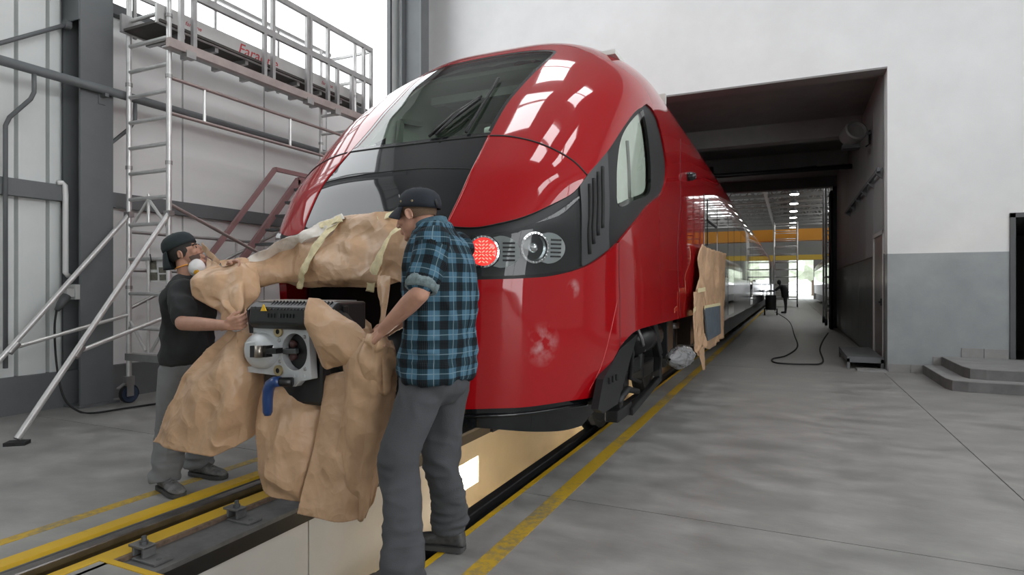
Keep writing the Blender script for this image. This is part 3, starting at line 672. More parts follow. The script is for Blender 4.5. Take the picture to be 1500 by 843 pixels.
# ---------------------------------------------------------------- lamps
def frame_at(ab, side, off):
    p = w3(ab, off, side); n = surf_n(np.array([ab[0]]), np.array([ab[1]]))[0]; n = Vector((side*n[0], n[1], n[2]))
    z = n.normalized(); x = Vector((0,0,1)).cross(z).normalized(); y = z.cross(x)
    M = Matrix((x, y, z)).transposed().to_4x4(); M.translation = p; return M
M_led = emis('red_lamp_led', (1, .10, .07), 3.2); M_ledb = mat('red_lamp_lens', (.75,.03,.03), .15, coat=1, emit=(1,.05,.04), estr=.55)
M_bezel = mat('lamp_bezel_grey', (.24,.26,.26), .45, .1); M_hl = mat('headlamp_reflector', (.55,.57,.58), .15, .9)
for s in (1, -1):
    for kind, px_, py_ in (('red', 708, 369), ('white', 783, 363)):
        ab = cast(px_, py_); M = frame_at(ab, s, -.012)
        lamp = MB().lathe([(.085,-.05),(.098,.0),(.098,.018),(.086,.022),(.083,.01)], M, 36).build('tail_lamp' if kind == 'red' else 'head_lamp', M_chrome, train, auto=.8)
        ring = MB()
        for k in range(26):
            a = 2*math.pi*k/26; ring.cbox((0,0,0), (.009,.006,.008), M @ Matrix.Rotation(a,4,'Z') @ Matrix.Translation((.092,0,.022)))
        ring.build('ring_studs', M_chrome, lamp)
        if kind == 'red':
            MB().lathe([(0,.016),(.05,.014),(.084,.004)], M, 36).build('lens', M_ledb, lamp, True)
            for i in range(-3, 4):
                for j in range(-3, 4):
                    if i*i+j*j > 10: continue
                    MB().cbox((0,0,0), (.017,.006,.005), M @ Matrix.Translation((i*.021, j*.021, .017)) @ Matrix.Rotation(math.radians(35*(1 if (i >= 0) == (j >= 0) else -1)), 4, 'Z')).build('led', M_led, lamp)
        else:
            MB().lathe([(0,-.06),(.05,-.05),(.084,.006)], M, 36).build('reflector', M_hl, lamp, True)
            MB().lathe([(0,.02),(.022,.014),(.035,-.004),(.04,-.05)], M, 24).build('projector_lens', M_chrome, lamp, True)
            MB().lathe([(0,.014),(.06,.012),(.083,.006)], M, 36).build('lens', M_cover, lamp, True)
        # grey bezel wing with slots behind each lamp
        bz = MB(); R = 20; pts = []
        for k in range(R+1):
            a = -math.pi/2+math.pi*k/R; pts.append((.10+.125*math.cos(a), .098*math.sin(a)))
        pts += [(.06,.088),(.092,.055),(.104,0),(.092,-.055),(.06,-.088)]
        sg = -s
        T = M
        bz.prism([T @ Vector((-sg*x_, y_, -.02)) for x_, y_ in pts], (T.to_3x3() @ Vector((0,0,.028))))
        bo = bz.build('lamp_bezel', M_bezel, train)
        for j in range(5):
            yy_ = (j-2)*.026
            MB().cbox((0,0,0), (.075,.011,.004), T @ Matrix.Translation((-sg*.155, yy_, .010)) @ Matrix.Rotation(-sg*.0, 4, 'Z')).build('slot', M_rubber, bo)
# ---------------------------------------------------------------- wipers
def onscreen(px_, py_, off): return w3(cast(px_, py_), off)
def wiper(p0, p1, b0, b1):
    w = MB().tube([onscreen(*p0, .03), onscreen((p0[0]+p1[0])/2, (p0[1]+p1[1])/2, .05), onscreen(*p1, .035)], .010, 8).build('wiper_arm', M_black, train, True)
    n = 8
    MB().tube([onscreen(b0[0]+(b1[0]-b0[0])*k/n, b0[1]+(b1[1]-b0[1])*k/n, .018) for k in range(n+1)], .011, 8).build('wiper_blade', M_rubber, w, True)
wiper((635,201), (707,147), (684,197), (731,118)); wiper((641,203), (703,152), (630,203), (704,148))
# ---------------------------------------------------------------- cab interior
MB().box((CX-1.25, 6.75, 1.2), (CX+1.25, 6.8, 3.5)).build('cab_bulkhead', mat('cab_bulkhead', (.62,.66,.62), .7, var=.1), train)
MB().box((CX-.95, 4.55, 1.2), (CX+.95, 5.3, 2.2)).prism([(CX-.9,3.95,2.22),(CX-.9,4.7,2.40),(CX-.9,4.75,2.0),(CX-.9,3.95,2.0)], (1.8,0,0)).build('dashboard', mat('dash_grey', (.12,.135,.125), .6), train)
MB().box((CX-1.1,5.2,3.42),(CX+1.1,6.75,3.46)).build('cab_ceiling', mat('cab_ceiling', (.70,.74,.70), .7), train)
MB().box((CX-.95,5.42,3.28),(CX+.95,5.5,3.36)).build('cab_beam', mat('cab_beam', (.55,.58,.55), .6), train)
lp = onscreen(704, 128, -.4); MB().lathe([(0,-.07),(.06,-.06),(.085,-.02),(.09,.0),(.09,.03),(0,.03)], Matrix.Translation((lp.x, lp.y, lp.z)), 20).build('ceiling_lamp', mat('cab_lamp', (.8,.82,.78), .5), train, True)
MB().box((CX+.5,6.68,1.9),(CX+1.0,6.74,3.2)).build('cab_locker', mat('cab_locker', (.32,.35,.33), .6), train)
MB().box((CX-.5,6.70,1.9),(CX+.2,6.74,3.25)).build('cab_door', mat('cab_door', (.15,.17,.16), .6), train)
MB().tube([(CX-.45,6.6,3.0),(CX-.3,6.6,2.7),(CX-.2,6.6,2.5),(CX-.3,6.6,2.4),(CX-.1,6.6,2.45),(CX-.25,6.6,2.55)], .012).build('hanging_cable', M_black, train, True)
MB().box((CX-.35,5.75,1.9),(CX+.2,5.85,2.75)).box((CX-.35,5.3,1.8),(CX+.2,5.85,1.95)).build('driver_seat', mat('seat_dark', (.05,.055,.05), .8), train, bevel=.04)
for s in (1,-1):
    MB().bar((CX+s*1.24, 5.15, 2.0), (CX+s*1.22, 5.25, 3.1), .06, .05).bar((CX+s*1.22, 5.25, 3.1),(CX+s*1.20, 5.6, 3.15),.06,.05).build('window_frame', mat('cab_frame', (.35,.37,.35), .5), train)
# side camera stub
for s in (1,-1): MB().lathe([(0,.10),(.035,.095),(.05,.06),(.055,0),(.05,-.02)], Matrix.Translation(Vector((CX+s*1.41, PX(1007,259,-1.09).y, PX(1007,259,-1.09).z))) @ Matrix.Rotation(s*math.pi/2,4,'Y'), 16).build('side_camera', M_gloss_black, train, True)
# ---------------------------------------------------------------- lower front: plough, skirt, opening
pl_low = smooth_poly(trace([(673,628),(725,632),(787,636),(831,634),(858,627)]), 4)
plz = float(b_to_z(pl_low[0][1]))
pl_poly = [(0, .58), (b_edge[-1][0], bump_low[0][1])]+bump_low[1:]+[(bump_low[-1][0]+.25, bump_low[-1][1]+.02)]+[(pl_low[-1][0]+.25, pl_low[-1][1]+.10)]+pl_low[::-1]+[(0, pl_low[0][1])]
region('front_plough', pl_poly, M_gloss_black, train, sp=.04, off=-.035, thick=.04)
seam('plough_lip', [(0,.52)]+[(p[0], p[1]-.055) for p in bump_low[::3]], .014, M_gloss_black, train, -.03)
# dark recess behind the coupler
rc = MB().box((CX-.82, 4.05, .45), (CX+.82, 4.1, 1.5)).box((CX-.82,3.27,1.44),(CX+.82,4.1,1.47)).box((CX+.80,3.35,.45),(CX+.82,4.1,1.5)).box((CX-.82,3.35,.45),(CX-.80,4.1,.95))
for z_ in (.93, 1.44): rc.prism([(CX-.82,3.34,z_),(CX-1.0,3.53,z_),(CX-1.2,3.90,z_),(CX-1.2,4.1,z_),(CX-.82,4.1,z_)], (0,0,.03))
rc.box((CX-1.22,4.05,.93),(CX-.82,4.1,1.47)); rc.box((CX-1.22,3.92,.93),(CX-1.2,4.1,1.47)); rc.build('coupler_recess', M_black, train)
for s in (1,-1):
    # angled skirt with vents behind the bumper, down to the rail
    a = [PX(p[0], p[1], -1.17) for p in ((884,556),(908,512),(934,490),(905,592),(884,606),(876,600))]
    q = [Vector((CX+s*(p.x-CX), p.y, p.z)) for p in a]
    sk = MB().prism(q, (-s*.05,0,0)).build('side_skirt', M_satin_black, train)
    for k in range(3):
        c = PX(893+k*5, 558-k*2.5, -1.165); MB().cbox((CX+s*(c.x-CX)+s*.003, c.y, c.z), (.012,.035,.045)).build('vent', M_rubber, sk)
# ---------------------------------------------------------------- main car body behind the cab
def section(z_lo):
    zz = [z_lo]+list(np.linspace(max(z_lo,1.0)+.1, 2.8, 12))+list(b_to_z(np.linspace(2.85, BTOP-.0001, 26)))
    return [(float(fw(z)), float(z)) for z in zz]
def extrude_body(name, ya, yb, z_lo, mt):
    sec = section(z_lo); ring = [(CX+x, z) for x, z in sec]+[(CX-x, z) for x, z in sec[::-1]]
    return MB().grid([[(x, y, z) for x, z in ring] for y in (ya, yb)]).build(name, mt, train, True)
for k, (ya, yb, zl) in enumerate(((YE, 11.0, 1.0), (11.02, 25.0, .72), (25.1, 39.5, .72), (40.0, 55, .72))): extrude_body('car_body', ya, yb, zl, M_red)
M_gl = mat('window_band_black', (.010,.011,.012), .04, coat=1.0, spec=.8)
M_low = mat('lower_side_silver', (.18,.17,.17), .12, .75)
def flat_side(y0, y1, z0, z1, mt, name, off=.008, th=.02):
    for s in (1,-1): MB().box((CX+s*(1.41+off), y0, z0), (CX+s*(1.41+off-th), y1, z1)).build(name, mt, train, bevel=.004)
flat_side(8.75, 10.3, 1.90, 2.66, M_gl, 'passenger_window')
y = 10.38; k = 0
while y < 54:
    L_ = 1.3 if k % 4 == 1 else 1.85
    if k % 4 == 1: flat_side(y, y+L_, .80, 2.72, M_gl, 'passenger_door')
    else: flat_side(y, y+L_, 1.55, 2.66, M_gl, 'passenger_window')
    y += L_+.07; k += 1
flat_side(11.05, 54, .74, 1.53, M_low, 'lower_side_panel', off=.004)
# first window: inner black frame lines
for s in (1,-1): MB().box((CX+s*1.414, 9.05, 1.95), (CX+s*1.426, 9.08, 2.62)).box((CX+s*1.414, 9.05, 2.3), (CX+s*1.426, 10.2, 2.33)).build('window_bar', M_rubber, train)
# underframe, bogies
MB().box((CX-1.25, 8.6, .55), (CX+1.25, 11, 1.0)).box((CX-1.2, 11.0, .30), (CX+1.2, 55, .72)).build('underframe', M_black, train)
M_bog = mat('bogie_grey', (.022,.023,.024), .5, .3, var=.3, vscale=8)
def bogie(y0, sub=True):
    b = MB()
    for s in (1,-1):
        X = CX+s*1.0
        b.box((X-.09, y0-.95, .48), (X+.09, y0-.3, .64)); b.box((X-.09, y0+.3, .48), (X+.09, y0+.95, .64)); b.box((X-.09, y0-.35, .38), (X+.09, y0+.35, .54))
    b.box((CX-1.0, y0-.15, .42), (CX+1.0, y0+.15, .6))
    bo = b.build('bogie', M_bog, train, bevel=.02)
    for dy in (-1.05, 1.05):
        for s in (1,-1):
            X = CX+s*.79
            MB().lathe([(.12,-.02),(.16,-.05),(.34,-.04),(.36,-.065),(.41,-.065),(.40,.05),(.44,.06),(.44,.07),(.36,.07),(.34,.03),(.15,.03),(.11,.08),(0,.08)], Matrix.Translation((X, y0+dy, .412)) @ Matrix.Rotation(-s*math.pi/2,4,'Y'), 40).build('wheel', M_bog, bo, auto=.6)
            MB().lathe([(0,.22),(.09,.22),(.12,.19),(.13,.02)], Matrix.Translation((X+s*.08, y0+dy, .45)) @ Matrix.Rotation(s*math.pi/2,4,'Y'), 20).build('axle_box', M_bog, bo, auto=.6)
            co = []
            for k in range(60): co.append((X+s*.22+.07*math.cos(k*.8), y0+dy*.72+.07*math.sin(k*.8), .52+k*.006))
            MB().tube(co, .016, 6).build('coil_spring', M_black, bo, True)
            MB().tube([(X+s*.26, y0+dy*.45, .5), (X+s*.28, y0+dy*.35, 1.0)], [.05,.035], 12).build('damper', M_steel_d, bo, True)
        MB().tube([(CX-.8, y0+dy, .412), (CX+.8, y0+dy, .412)], .08, 14).build('axle', M_black, bo, True)
    return bo
bg = bogie(6.7); bogie(24.9); bogie(39.8)
# equipment under the cab side
for s in (1,-1):
    X = CX+s*1.18
    MB().tube([(X-.1*s, 5.9, .82), (X-.1*s, 6.75, .82)], .15, 20).build('air_tank', M_black, train, True)
    MB().bar((X, 6.35, 1.0), (X+.03*s, 6.55, .62), .08, .10).bar((X+.03*s, 6.55, .62), (X+.03*s, 6.5, .34), .08, .08).bar((X+.03*s, 6.5, .36), (X, 5.4, .22), .06, .07).build('bracket_arm', M_bog, train, bevel=.01)
    MB().box((X-.1*s, 7.05, .52), (X+.04*s, 7.4, .98)).build('valve_box', M_satin_black, train, bevel=.01)
    MB().tube([(X+.02*s, 7.5, 1.0), (X+.02*s, 7.5, .6)], .05, 12).build('suspension_strut', M_bog, train, True); MB().tube([(X+.02*s, 7.5, .92), (X+.02*s, 7.5, .85)], .075, 12).build('strut_collar', M_alu_d, train, True)
    MB().box((X-.12*s, 5.15, .20), (X-.02*s, 5.25, .85)).box((X-.12*s, 5.0, .2), (X+.0*s, 5.5, .3)).build('rail_guard', M_bog, train, bevel=.01)
    MB().tube([(X, 5.35, .95), (X, 5.5, .75), (X-.05*s, 5.6, .5), (X-.02*s, 5.9, .42)], .022, 8).build('hose', M_rubber, train, True)
    MB().tube([(X-.02*s, 5.75, .98), (X+.02*s, 5.8, .85), (X, 6.0, .72)], .018, 8).build('hose', M_alu_d, train, True)
    MB().tube([(X, 5.0, .38), (X, 5.32, .44), (X, 5.7, .36)], .03, 8).build('sand_pipe', M_bog, train, True)
MB().box((CX-1.2, 4.6, .62), (CX+1.2, 4.7, 1.0)).box((CX-1.15,4.7,.98),(CX+1.15,8.6,1.05)).box((CX-.3,4.7,.5),(CX+.3,8.6,.98)).build('underframe', M_black, train)
# plastic wrapped end on the bogie
M_plastic = mat('clear_plastic_wrap', (.22,.225,.23), .25, coat=.3, bump=.8, bscale=18)
pw = MB(); N1, N2 = 40, 44; G = []
c0 = PX(978,527,-1.02); c1_ = PX(1009,520,-1.02)
for i in range(N1+1):
    t = i/N1; row = []
    for j in range(N2):
        a = 2*math.pi*j/N2; r = .088*math.sin(math.pi*min(max(t,.004),.996))**.5*(1+.30*noise.noise((t*6, 2*math.cos(a), 2*math.sin(a)))+.22*(1-2*abs(noise.noise((t*13, 4*math.cos(a), 4*math.sin(a)+5)))))
        p = c0.lerp(c1_, t); row.append((p.x+.02+r*math.cos(a), p.y+.3*r*math.sin(a), p.z+r*math.sin(a)))
    G.append(row)
tag(pw.grid(G, True).build('plastic_wrap', M_plastic, None, True), 'clear plastic film wrapped around an underframe pipe end', 'plastic wrap')
# ---------------------------------------------------------------- coupler
cp = thing('coupler', (CX, 2.6, .95), 'silver automatic coupler head with a black ribbed cover and blue lever', 'coupler')
M_cast = mat('coupler_silver', (.52,.54,.55), .45, .3, var=.06, vscale=12); M_blk2 = mat('coupler_black', (.010,.010,.011), .35)
FY = PD(425, 500, 3.28).y
def cf(px_, py_, dy=0.0): 
    return PY(px_, py_, FY+dy)
plate = [(369,468),(388,468),(391,475),(401,475),(404,468),(414,468),(417,477),(428,477),(431,468),(443,468),(450,478),(452,480),(456,556),(438,560),(432,567),(424,567),(408,551),(342,543),(343,539),(369,537),(369,527),(358,524),(358,502),(369,500)]
P3 = [cf(*p) for p in plate]
bm = bmesh.new()
def plate_mesh(name, outer, holes, d, mt, parent):
    # xz polygon with holes extruded along +y
    V = [Vector((p.x, p.z)) for p in outer]; E = [(i,(i+1)%len(outer)) for i in range(len(outer))]
    for h in holes:
        n = len(V); V += [Vector((p.x,p.z)) for p in h]; E += [(n+i, n+(i+1)%len(h)) for i in range(len(h))]
    vo, eo, fo, _, _, _ = delaunay_2d_cdt(V, E, [], 0, 1e-6)
    A = np.array([tuple(v) for v in vo]); o2 = [(p.x,p.z) for p in outer]; h2 = [[(p.x,p.z) for p in h] for h in holes]
    T = [f for f in fo if len(f) == 3]; c = np.array([A[list(f)].mean(0) for f in T]); k = inpoly(c, o2)
    for h in h2: k &= ~inpoly(c, h)
    T = [f for f, q in zip(T, k) if q]; y = outer[0].y; n = len(A); vs = [(a[0], y, a[1]) for a in A]+[(a[0], y+d, a[1]) for a in A]
    es = {}
    for f in T:
        for i in range(3): es[(f[i], f[(i+1)%3])] = 1
    fs = [tuple(f) for f in T]+[tuple(i+n for i in f[::-1]) for f in T]+[(a,b,b+n,a+n)[::-1] for (a,b) in es if (b,a) not in es]
    return MB().add(vs, fs).build(name, mt, parent, bevel=.003)
hc_ = cf(431, 516); hr = (cf(450,516)-cf(413,516)).length/2*1.0
hz = (cf(431,489)-cf(431,543)).length/2
hole = [Vector((hc_.x+hr*math.cos(a), FY, hc_.z+hz*math.sin(a))) for a in np.linspace(0, 2*math.pi, 40, endpoint=False)]
slotp = [cf(365,507), cf(389,507), cf(389,524), cf(365,524)]
plate_mesh('face_plate', P3, [hole], .05, M_cast, cp)
MB().prism([Vector((p.x, FY+.05, p.z)) for p in hole], (0,.25,0)).build('socket_liner', M_blk2, cp)
cc = cf(385, 514); cr = (cf(408,514)-cf(362,514)).length/2; cz = (cf(385,487)-cf(385,540)).length/2
def Mlat(c, sx, sz): return Matrix.Translation(c) @ Matrix.Diagonal((sx,1,sz,1)) @ Matrix.Rotation(math.pi/2,4,'X')
MB().lathe([(1,0),(.97,.026),(.88,.036),(.55,.058),(0,.062)], Mlat(cc, cr, cz), 40).build('cone', M_cast, cp, auto=.9)
d0 = .18
MB().prism([cf(359,501,-.06), cf(374,499,-.06), cf(374,527,-.06), cf(361,526,-.06), cf(357,520,-.06), cf(357,506,-.06)], (0,.08,0)).build('cone_nose', M_cast, cp, bevel=.01)
hk = MB().prism([cf(366,507,-.075), cf(390,507,-.075), cf(390,511,-.075), cf(404,511,-.075), cf(404,519,-.075), cf(390,519,-.075), cf(390,524,-.075), cf(366,524,-.075)], (0,.05,0)).build('hook_slot', M_blk2, cp)
MB().tube([cf(379,507,-.085), cf(379,524,-.085)], .022, 14).build('hook_pin', mat('worn_steel', (.35,.32,.28), .3, .9), hk, True)
MB().bar(cf(412,515,.02), cf(436,515,.03), .03, .03).build('hook_plate', M_steel_d, cp, bevel=.005)
MB().cbox(cf(440,517,.08), (.05,.06,.03)).build('latch_block', M_cast, cp, bevel=.006); MB().tube([cf(428,500,.1), cf(430,505,.03)], .02, 10).build('spring_pin', mat('dull_red', (.07,.03,.028), .5), cp, True); MB().tube([cf(428,527,.1), cf(430,522,.03)], .02, 10).build('spring_pin', mat('dull_red', (.07,.03,.028), .5), cp, True)
M_brass = mat('brass', (.45,.36,.2), .35, .8)
for x_, y_ in ((409,486),(409,543)):
    c = cf(x_, y_); MB().lathe([(.014,.012),(.030,.012),(.030,-.01),(.014,-.01)], Mlat(c,1,1), 20).build('bush', M_brass, cp, auto=.6); MB().lathe([(0,.006),(.02,.006),(.02,-.02)], Mlat(c,1,1), 20).build('bush_bore', M_blk2, cp)
for x_, y_ in ((374,489),(446,494),(375,531),(447,541),(409,499),(410,530)): MB().lathe([(0,.006),(.008,.006),(.011,.003),(.011,-.005)], Mlat(cf(x_,y_),1,1), 12).build('bolt', M_alu_d, cp)
# raised maker's mark on the plate: plain embossed strokes
for k, x_ in enumerate((431,436,441,446)): MB().cbox(cf(x_, 551.5, -.002), (.008,.004,.016)).build('embossed_mark', M_cast, cp)
# black body behind and ribbed cover
MB().box((P3[0].x+.02, FY+.055, cf(0,548).z), (cf(462,0).x, FY+.13, cf(0,472).z)).build('housing', M_blk2, cp, bevel=.02)
MB().tube([(CX, FY+.5, .95), (CX, 4.2, .95)], .13, 20).build('draw_bar', M_blk2, cp, True)
zc1 = cf(0,436).z; zc0 = cf(0,466).z; xl = cf(370,0).x; xr = cf(497,0).x
MB().prism([(xl+.02, FY-.02, zc0), (xl+.02, FY-.05, zc0+.03), (xl+.02, FY-.04, zc1-.03), (xl+.02, FY+.0, zc1), (xl+.02, FY+.22, zc1), (xl+.02, FY+.22, zc0)], (xr-xl-.02,0,0)).build('top_cover', M_blk2, cp, bevel=.012)
MB().prism([(xl+.05, FY-.008, zc1-.002), (xl+.05, FY+.05, zc1+.006), (xl+.05, FY+.2, zc1+.006), (xl+.05, FY+.2, zc1-.002)], (xr-xl-.1,0,0)).build('cover_lip', mat('grey_lip', (.28,.29,.30), .3, .6), cp)
for k in range(18):
    x_ = xl+.16+k*.024
    MB().bar((x_, FY-.043, zc1-.045), (x_+.012, FY-.002, zc1+.002), .007, .008).build('cover_rib', mat('rib_black', (.02,.021,.022), .3), cp)
MB().prism([(xl-.015,FY-.01,zc0-.03),(xl-.015,FY-.03,zc1-.05),(xl-.015,FY+.02,zc1-.01),(xl-.015,FY+.2,zc1-.01),(xl-.015,FY+.2,zc0-.03)], (.02,0,0)).build('end_bracket', M_blk2, cp, bevel=.004)
tr_ = [cf(386,446,-.053), cf(382,456,-.053), cf(390.5,456,-.053)]
for p in tr_: p.y = FY-.056
wt_ = MB().prism(tr_, (0,.006,0)).build('warning_triangle', mat('warning_yellow', (.75,.45,.02), .4), cp)
c = cf(386.2,452); MB().cbox((c.x, FY-.058, c.z+.004), (.004,.003,.016)).cbox((c.x, FY-.058, c.z-.009), (.004,.003,.004)).build('exclamation_mark', M_blk2, wt_)
# embossed lettering strokes under the ribs
for k in range(9):
    if k in (3,): continue
    MB().cbox((cf(402+k*4.6,0).x, FY-.046, cf(0,451).z), (.006,.012,.022)).build('embossed_mark', mat('rib_black', (.02,.021,.022), .3), cp)
# blue handle
M_blue = mat('blue_grip', (.012,.045,.16), .3, coat=.3)
MB().tube([cf(428,560,-.02), cf(412,560,-.04), cf(401,561,-.05)], .026, 14).build('handle_shank', M_blk2, cp, True)
MB().tube([cf(410,559,-.05), cf(402,560,-.055), cf(396,564,-.055), cf(393,572,-.055), cf(392,585,-.055), cf(392,604,-.055), cf(392,609,-.055)], [.028,.03,.031,.03,.028,.026,.018], 16).build('handle', M_blue, cp, True)
# right side bracketry
MB().box((cf(474,0).x, FY+.02, cf(0,478).z), (cf(500,0).x, FY+.06, cf(0,440).z)).build('side_plate', M_blk2, cp, bevel=.004)
MB().bar(cf(487,446,.015), cf(522,486,.015), .05, .03).build('side_brace', M_blk2, cp)
for x_, y_ in ((491,450),(495,462),(502,468),(515,480)): MB().lathe([(0,.012),(.009,.012),(.009,0)], Mlat(cf(x_,y_,.0),1,1), 8).build('bolt', M_alu_d, cp)
for k, (y_a, c_) in enumerate(((505,'a'),(520,'b'),(535,'a'))):
    MB().tube([cf(455,y_a-5,.05), cf(470,y_a+8,.08), cf(478,y_a+20,.15), cf(474,550,.3)], .012, 8).build('cable', mat('cable_red', (.16,.02,.02), .5) if k == 1 else M_rubber, cp, True)
# ================================================================ SCAFFOLD TOWER
XA, XB, YA, YB = -7.02, -6.32, 4.5, 7.67
sf = thing('scaffold_tower', (-6.67, 6.0, 0), 'tall aluminium rolling scaffold tower with guarded platform against the side wall', 'scaffold')
def part(m, name, mt=None, smooth=True, parent=None): return m.build(name, mt or M_alu, parent or sf, auto=.7 if smooth else None)
R = .029
for y in (YA, YB):
    for x in (XA, XB):
        part(MB().tube([(x, y, .30), (x, y, 5.25)], R, 14), 'upright')
        for z in (1.35, 2.75, 3.72, 4.4, 4.75): part(MB().tube([(x, y, z-.02), (x, y, z+.02)], R+.008, 12), 'collar', M_alu_d)
    z = 4.46
    while z > .6:
        part(MB().tube([(XA, y, z), (XB, y, z)], .023, 10), 'rung', M_alu); z -= .298 if z > 2.2 else .40
for za, zb_ in ((2.08, 2.42), (1.27, 1.9), (.6, 1.2)): part(MB().tube([((XA+XB)/2, YA, za), ((XA+XB)/2, YA, zb_)], .017, 8), 'post')
for s in (1,-1): part(MB().tube([((XA+XB)/2-s*.02, YA, 2.38), ((XA+XB)/2+s*.31, YA, 2.05)], .017, 8), 'knee_brace'); part(MB().tube([((XA+XB)/2+s*.05, YA, .62), ((XA+XB)/2+s*.32, YA, .95)], .017, 8), 'knee_brace')
part(MB().box((XA, YA-.05, .50), (XB, YA+.05, .58)), 'base_beam', M_alu_d)
# castors
def castor(x, y):
    c = part(MB().box((x-.03, y-.05, .2), (x+.03, y+.05, .31)).box((x-.045,y-.05,.08),(x-.038,y+.03,.22)).box((x+.038,y-.05,.08),(x+.045,y+.03,.22)), 'castor', M_alu_d)
    MB().lathe([(0,-.03),(.05,-.03),(.055,-.022),(.095,-.028),(.105,-.015),(.105,.015),(.095,.028),(.055,.022),(.05,.03),(0,.03)], Matrix.Translation((x, y, .105)) @ Matrix.Rotation(math.pi/2,4,'Y') , 26).build('wheel', mat('castor_blue', (.03,.05,.09), .5), c, auto=.6)
    MB().lathe([(.1,-.03),(.108,-.02),(.108,.02),(.1,.03)], Matrix.Translation((x, y, .108)) @ Matrix.Rotation(math.pi/2,4,'Y'), 26).build('tyre', M_rubber, c, True)
    MB().bar((x, y-.05, .23), (x+.05, y-.16, .19), .04, .012).build('brake_pedal', M_alu_d, c)
for x in (XA, XB):
    for y in (YA, YB): castor(x, y)
# outriggers
def outrig(top, foot, tz):
    top = Vector(top); foot = Vector(foot)
    part(MB().tube([top, foot+Vector((0,0,.05))], .028, 12), 'outrigger')
    part(MB().bar(top+Vector((-.05,0,0)), top+Vector((.05,0,0)), .06, .06), 'clamp', M_alu_d)
    m = top.lerp(foot, .66)
    part(MB().tube([m, Vector((top.x, top.y, tz))], .022, 10), 'outrigger_stay')
    part(MB().tube([m-(foot-top).normalized()*.06, m+(foot-top).normalized()*.06], .036, 12), 'sleeve', M_alu_d)
    part(MB().bar(foot+Vector((-.06,-.05,.015)), foot+Vector((.06,.05,.015)), .11, .03), 'foot_pad', M_rubber)
outrig((XA, YA, 2.2), (-7.02, 2.75, 0), 1.03); outrig((XB, YA, 2.18), tuple(PZ(25, 652, .0)), 1.03)
# horizontal guard frames and braces
for z, m in ((3.71, M_alu_w), (3.31, M_alu_w)): part(MB().tube([(XB, YA, z), (XB, YB, z)], .021, 10), 'guard_pipe', m)
for y in (4.95, 6.3): part(MB().tube([(XB, y, 3.31), (XB, y, 3.71)], .018, 8), 'guard_post')
for z in (2.0, 1.55): part(MB().tube([(XA, YA, z), (XA, YB, z)], .02, 10), 'guard_pipe', M_alu_d)
for y in (5.2, 6.0, 6.8): part(MB().tube([(XA, y, 1.55), (XA, y, 2.0)], .017, 8), 'guard_post')
part(MB().tube([(XB, YA, 2.29), (XB, YB, 1.05)], .021, 10), 'diagonal_brace', M_alu_w); part(MB().tube([(XA, YA, 1.1), (XA, YB, 2.6)], .021, 10), 'diagonal_brace', M_alu_d)
# platform
M_ply = mat('deck_ply', (.05,.045,.04), .7, var=.2)
part(MB().box((XA, YA-.1, 4.30), (XB, YB+.2, 4.33)), 'deck', M_ply, False)
sb = part(MB().box((-6.385, YA-.12, 4.29), (-6.35, YB+.22, 4.50)), 'side_beam', mat('deck_beam', (.50,.50,.49), .45, .5, var=.08, vscale=2), False)
part(MB().box((-7.0, YA-.12, 4.29), (-6.96, YB+.22, 4.50)), 'side_beam', M_alu_d, False)
for k in range(7): part(MB().box((XA, YA+.2+k*.45, 4.24), (-6.39, YA+.25+k*.45, 4.30)), 'cross_bar', M_alu_d, False)
XR = -6.2
part(MB().box((XR-.03, YA-.1, 4.0), (XR+.03, YB+.28, 4.10)), 'bottom_rail', M_alu_w, False)
part(MB().box((XR-.1, YA-.1, 4.0), (XR-.03, YB+.28, 4.02)), 'bottom_flange', M_alu_d, False)
part(MB().box((XR-.025, YA, 4.65), (XR+.025, YB+.28, 4.73)), 'mid_rail', M_alu_d, False)
part(MB().box((XR-.025, YA, 5.18), (XR+.025, YB+.28, 5.25)), 'top_rail', M_alu_d, False)
part(MB().box((-7.09, YA, 4.80), (-7.05, YB+.28, 4.85)), 'mid_rail', M_alu_d, False); part(MB().box((-7.09, YA, 5.25), (-7.05, YB+.28, 5.30)), 'top_rail', M_alu_d, False)
for y in (4.56, 4.72, 5.74, 5.88, 6.5, 6.56, 6.92, 7.12, 7.45, 7.74, 7.93): part(MB().box((XR-.024, y-.024, 4.02), (XR+.024, y+.024, 5.25 if y not in (7.12, 7.45) else 4.72)), 'rail_post', M_alu_d, False)
for y in (4.6, 5.7, 6.8, 7.9): part(MB().box((-7.085, y-.018, 4.3), (-7.055, y+.018, 5.3)), 'rail_post', M_alu_d, False)
for z in (4.75, 5.2): part(MB().box((-7.07, YB+.26, z-.02), (XR, YB+.30, z+.02)), 'end_rail', M_alu_d, False)
for y in (4.66, 6.53, 7.1): part(MB().box((XR-.05, y-.06, 3.95), (XR+.04, y+.06, 4.03)), 'rail_clamp', M_alu_d, False)
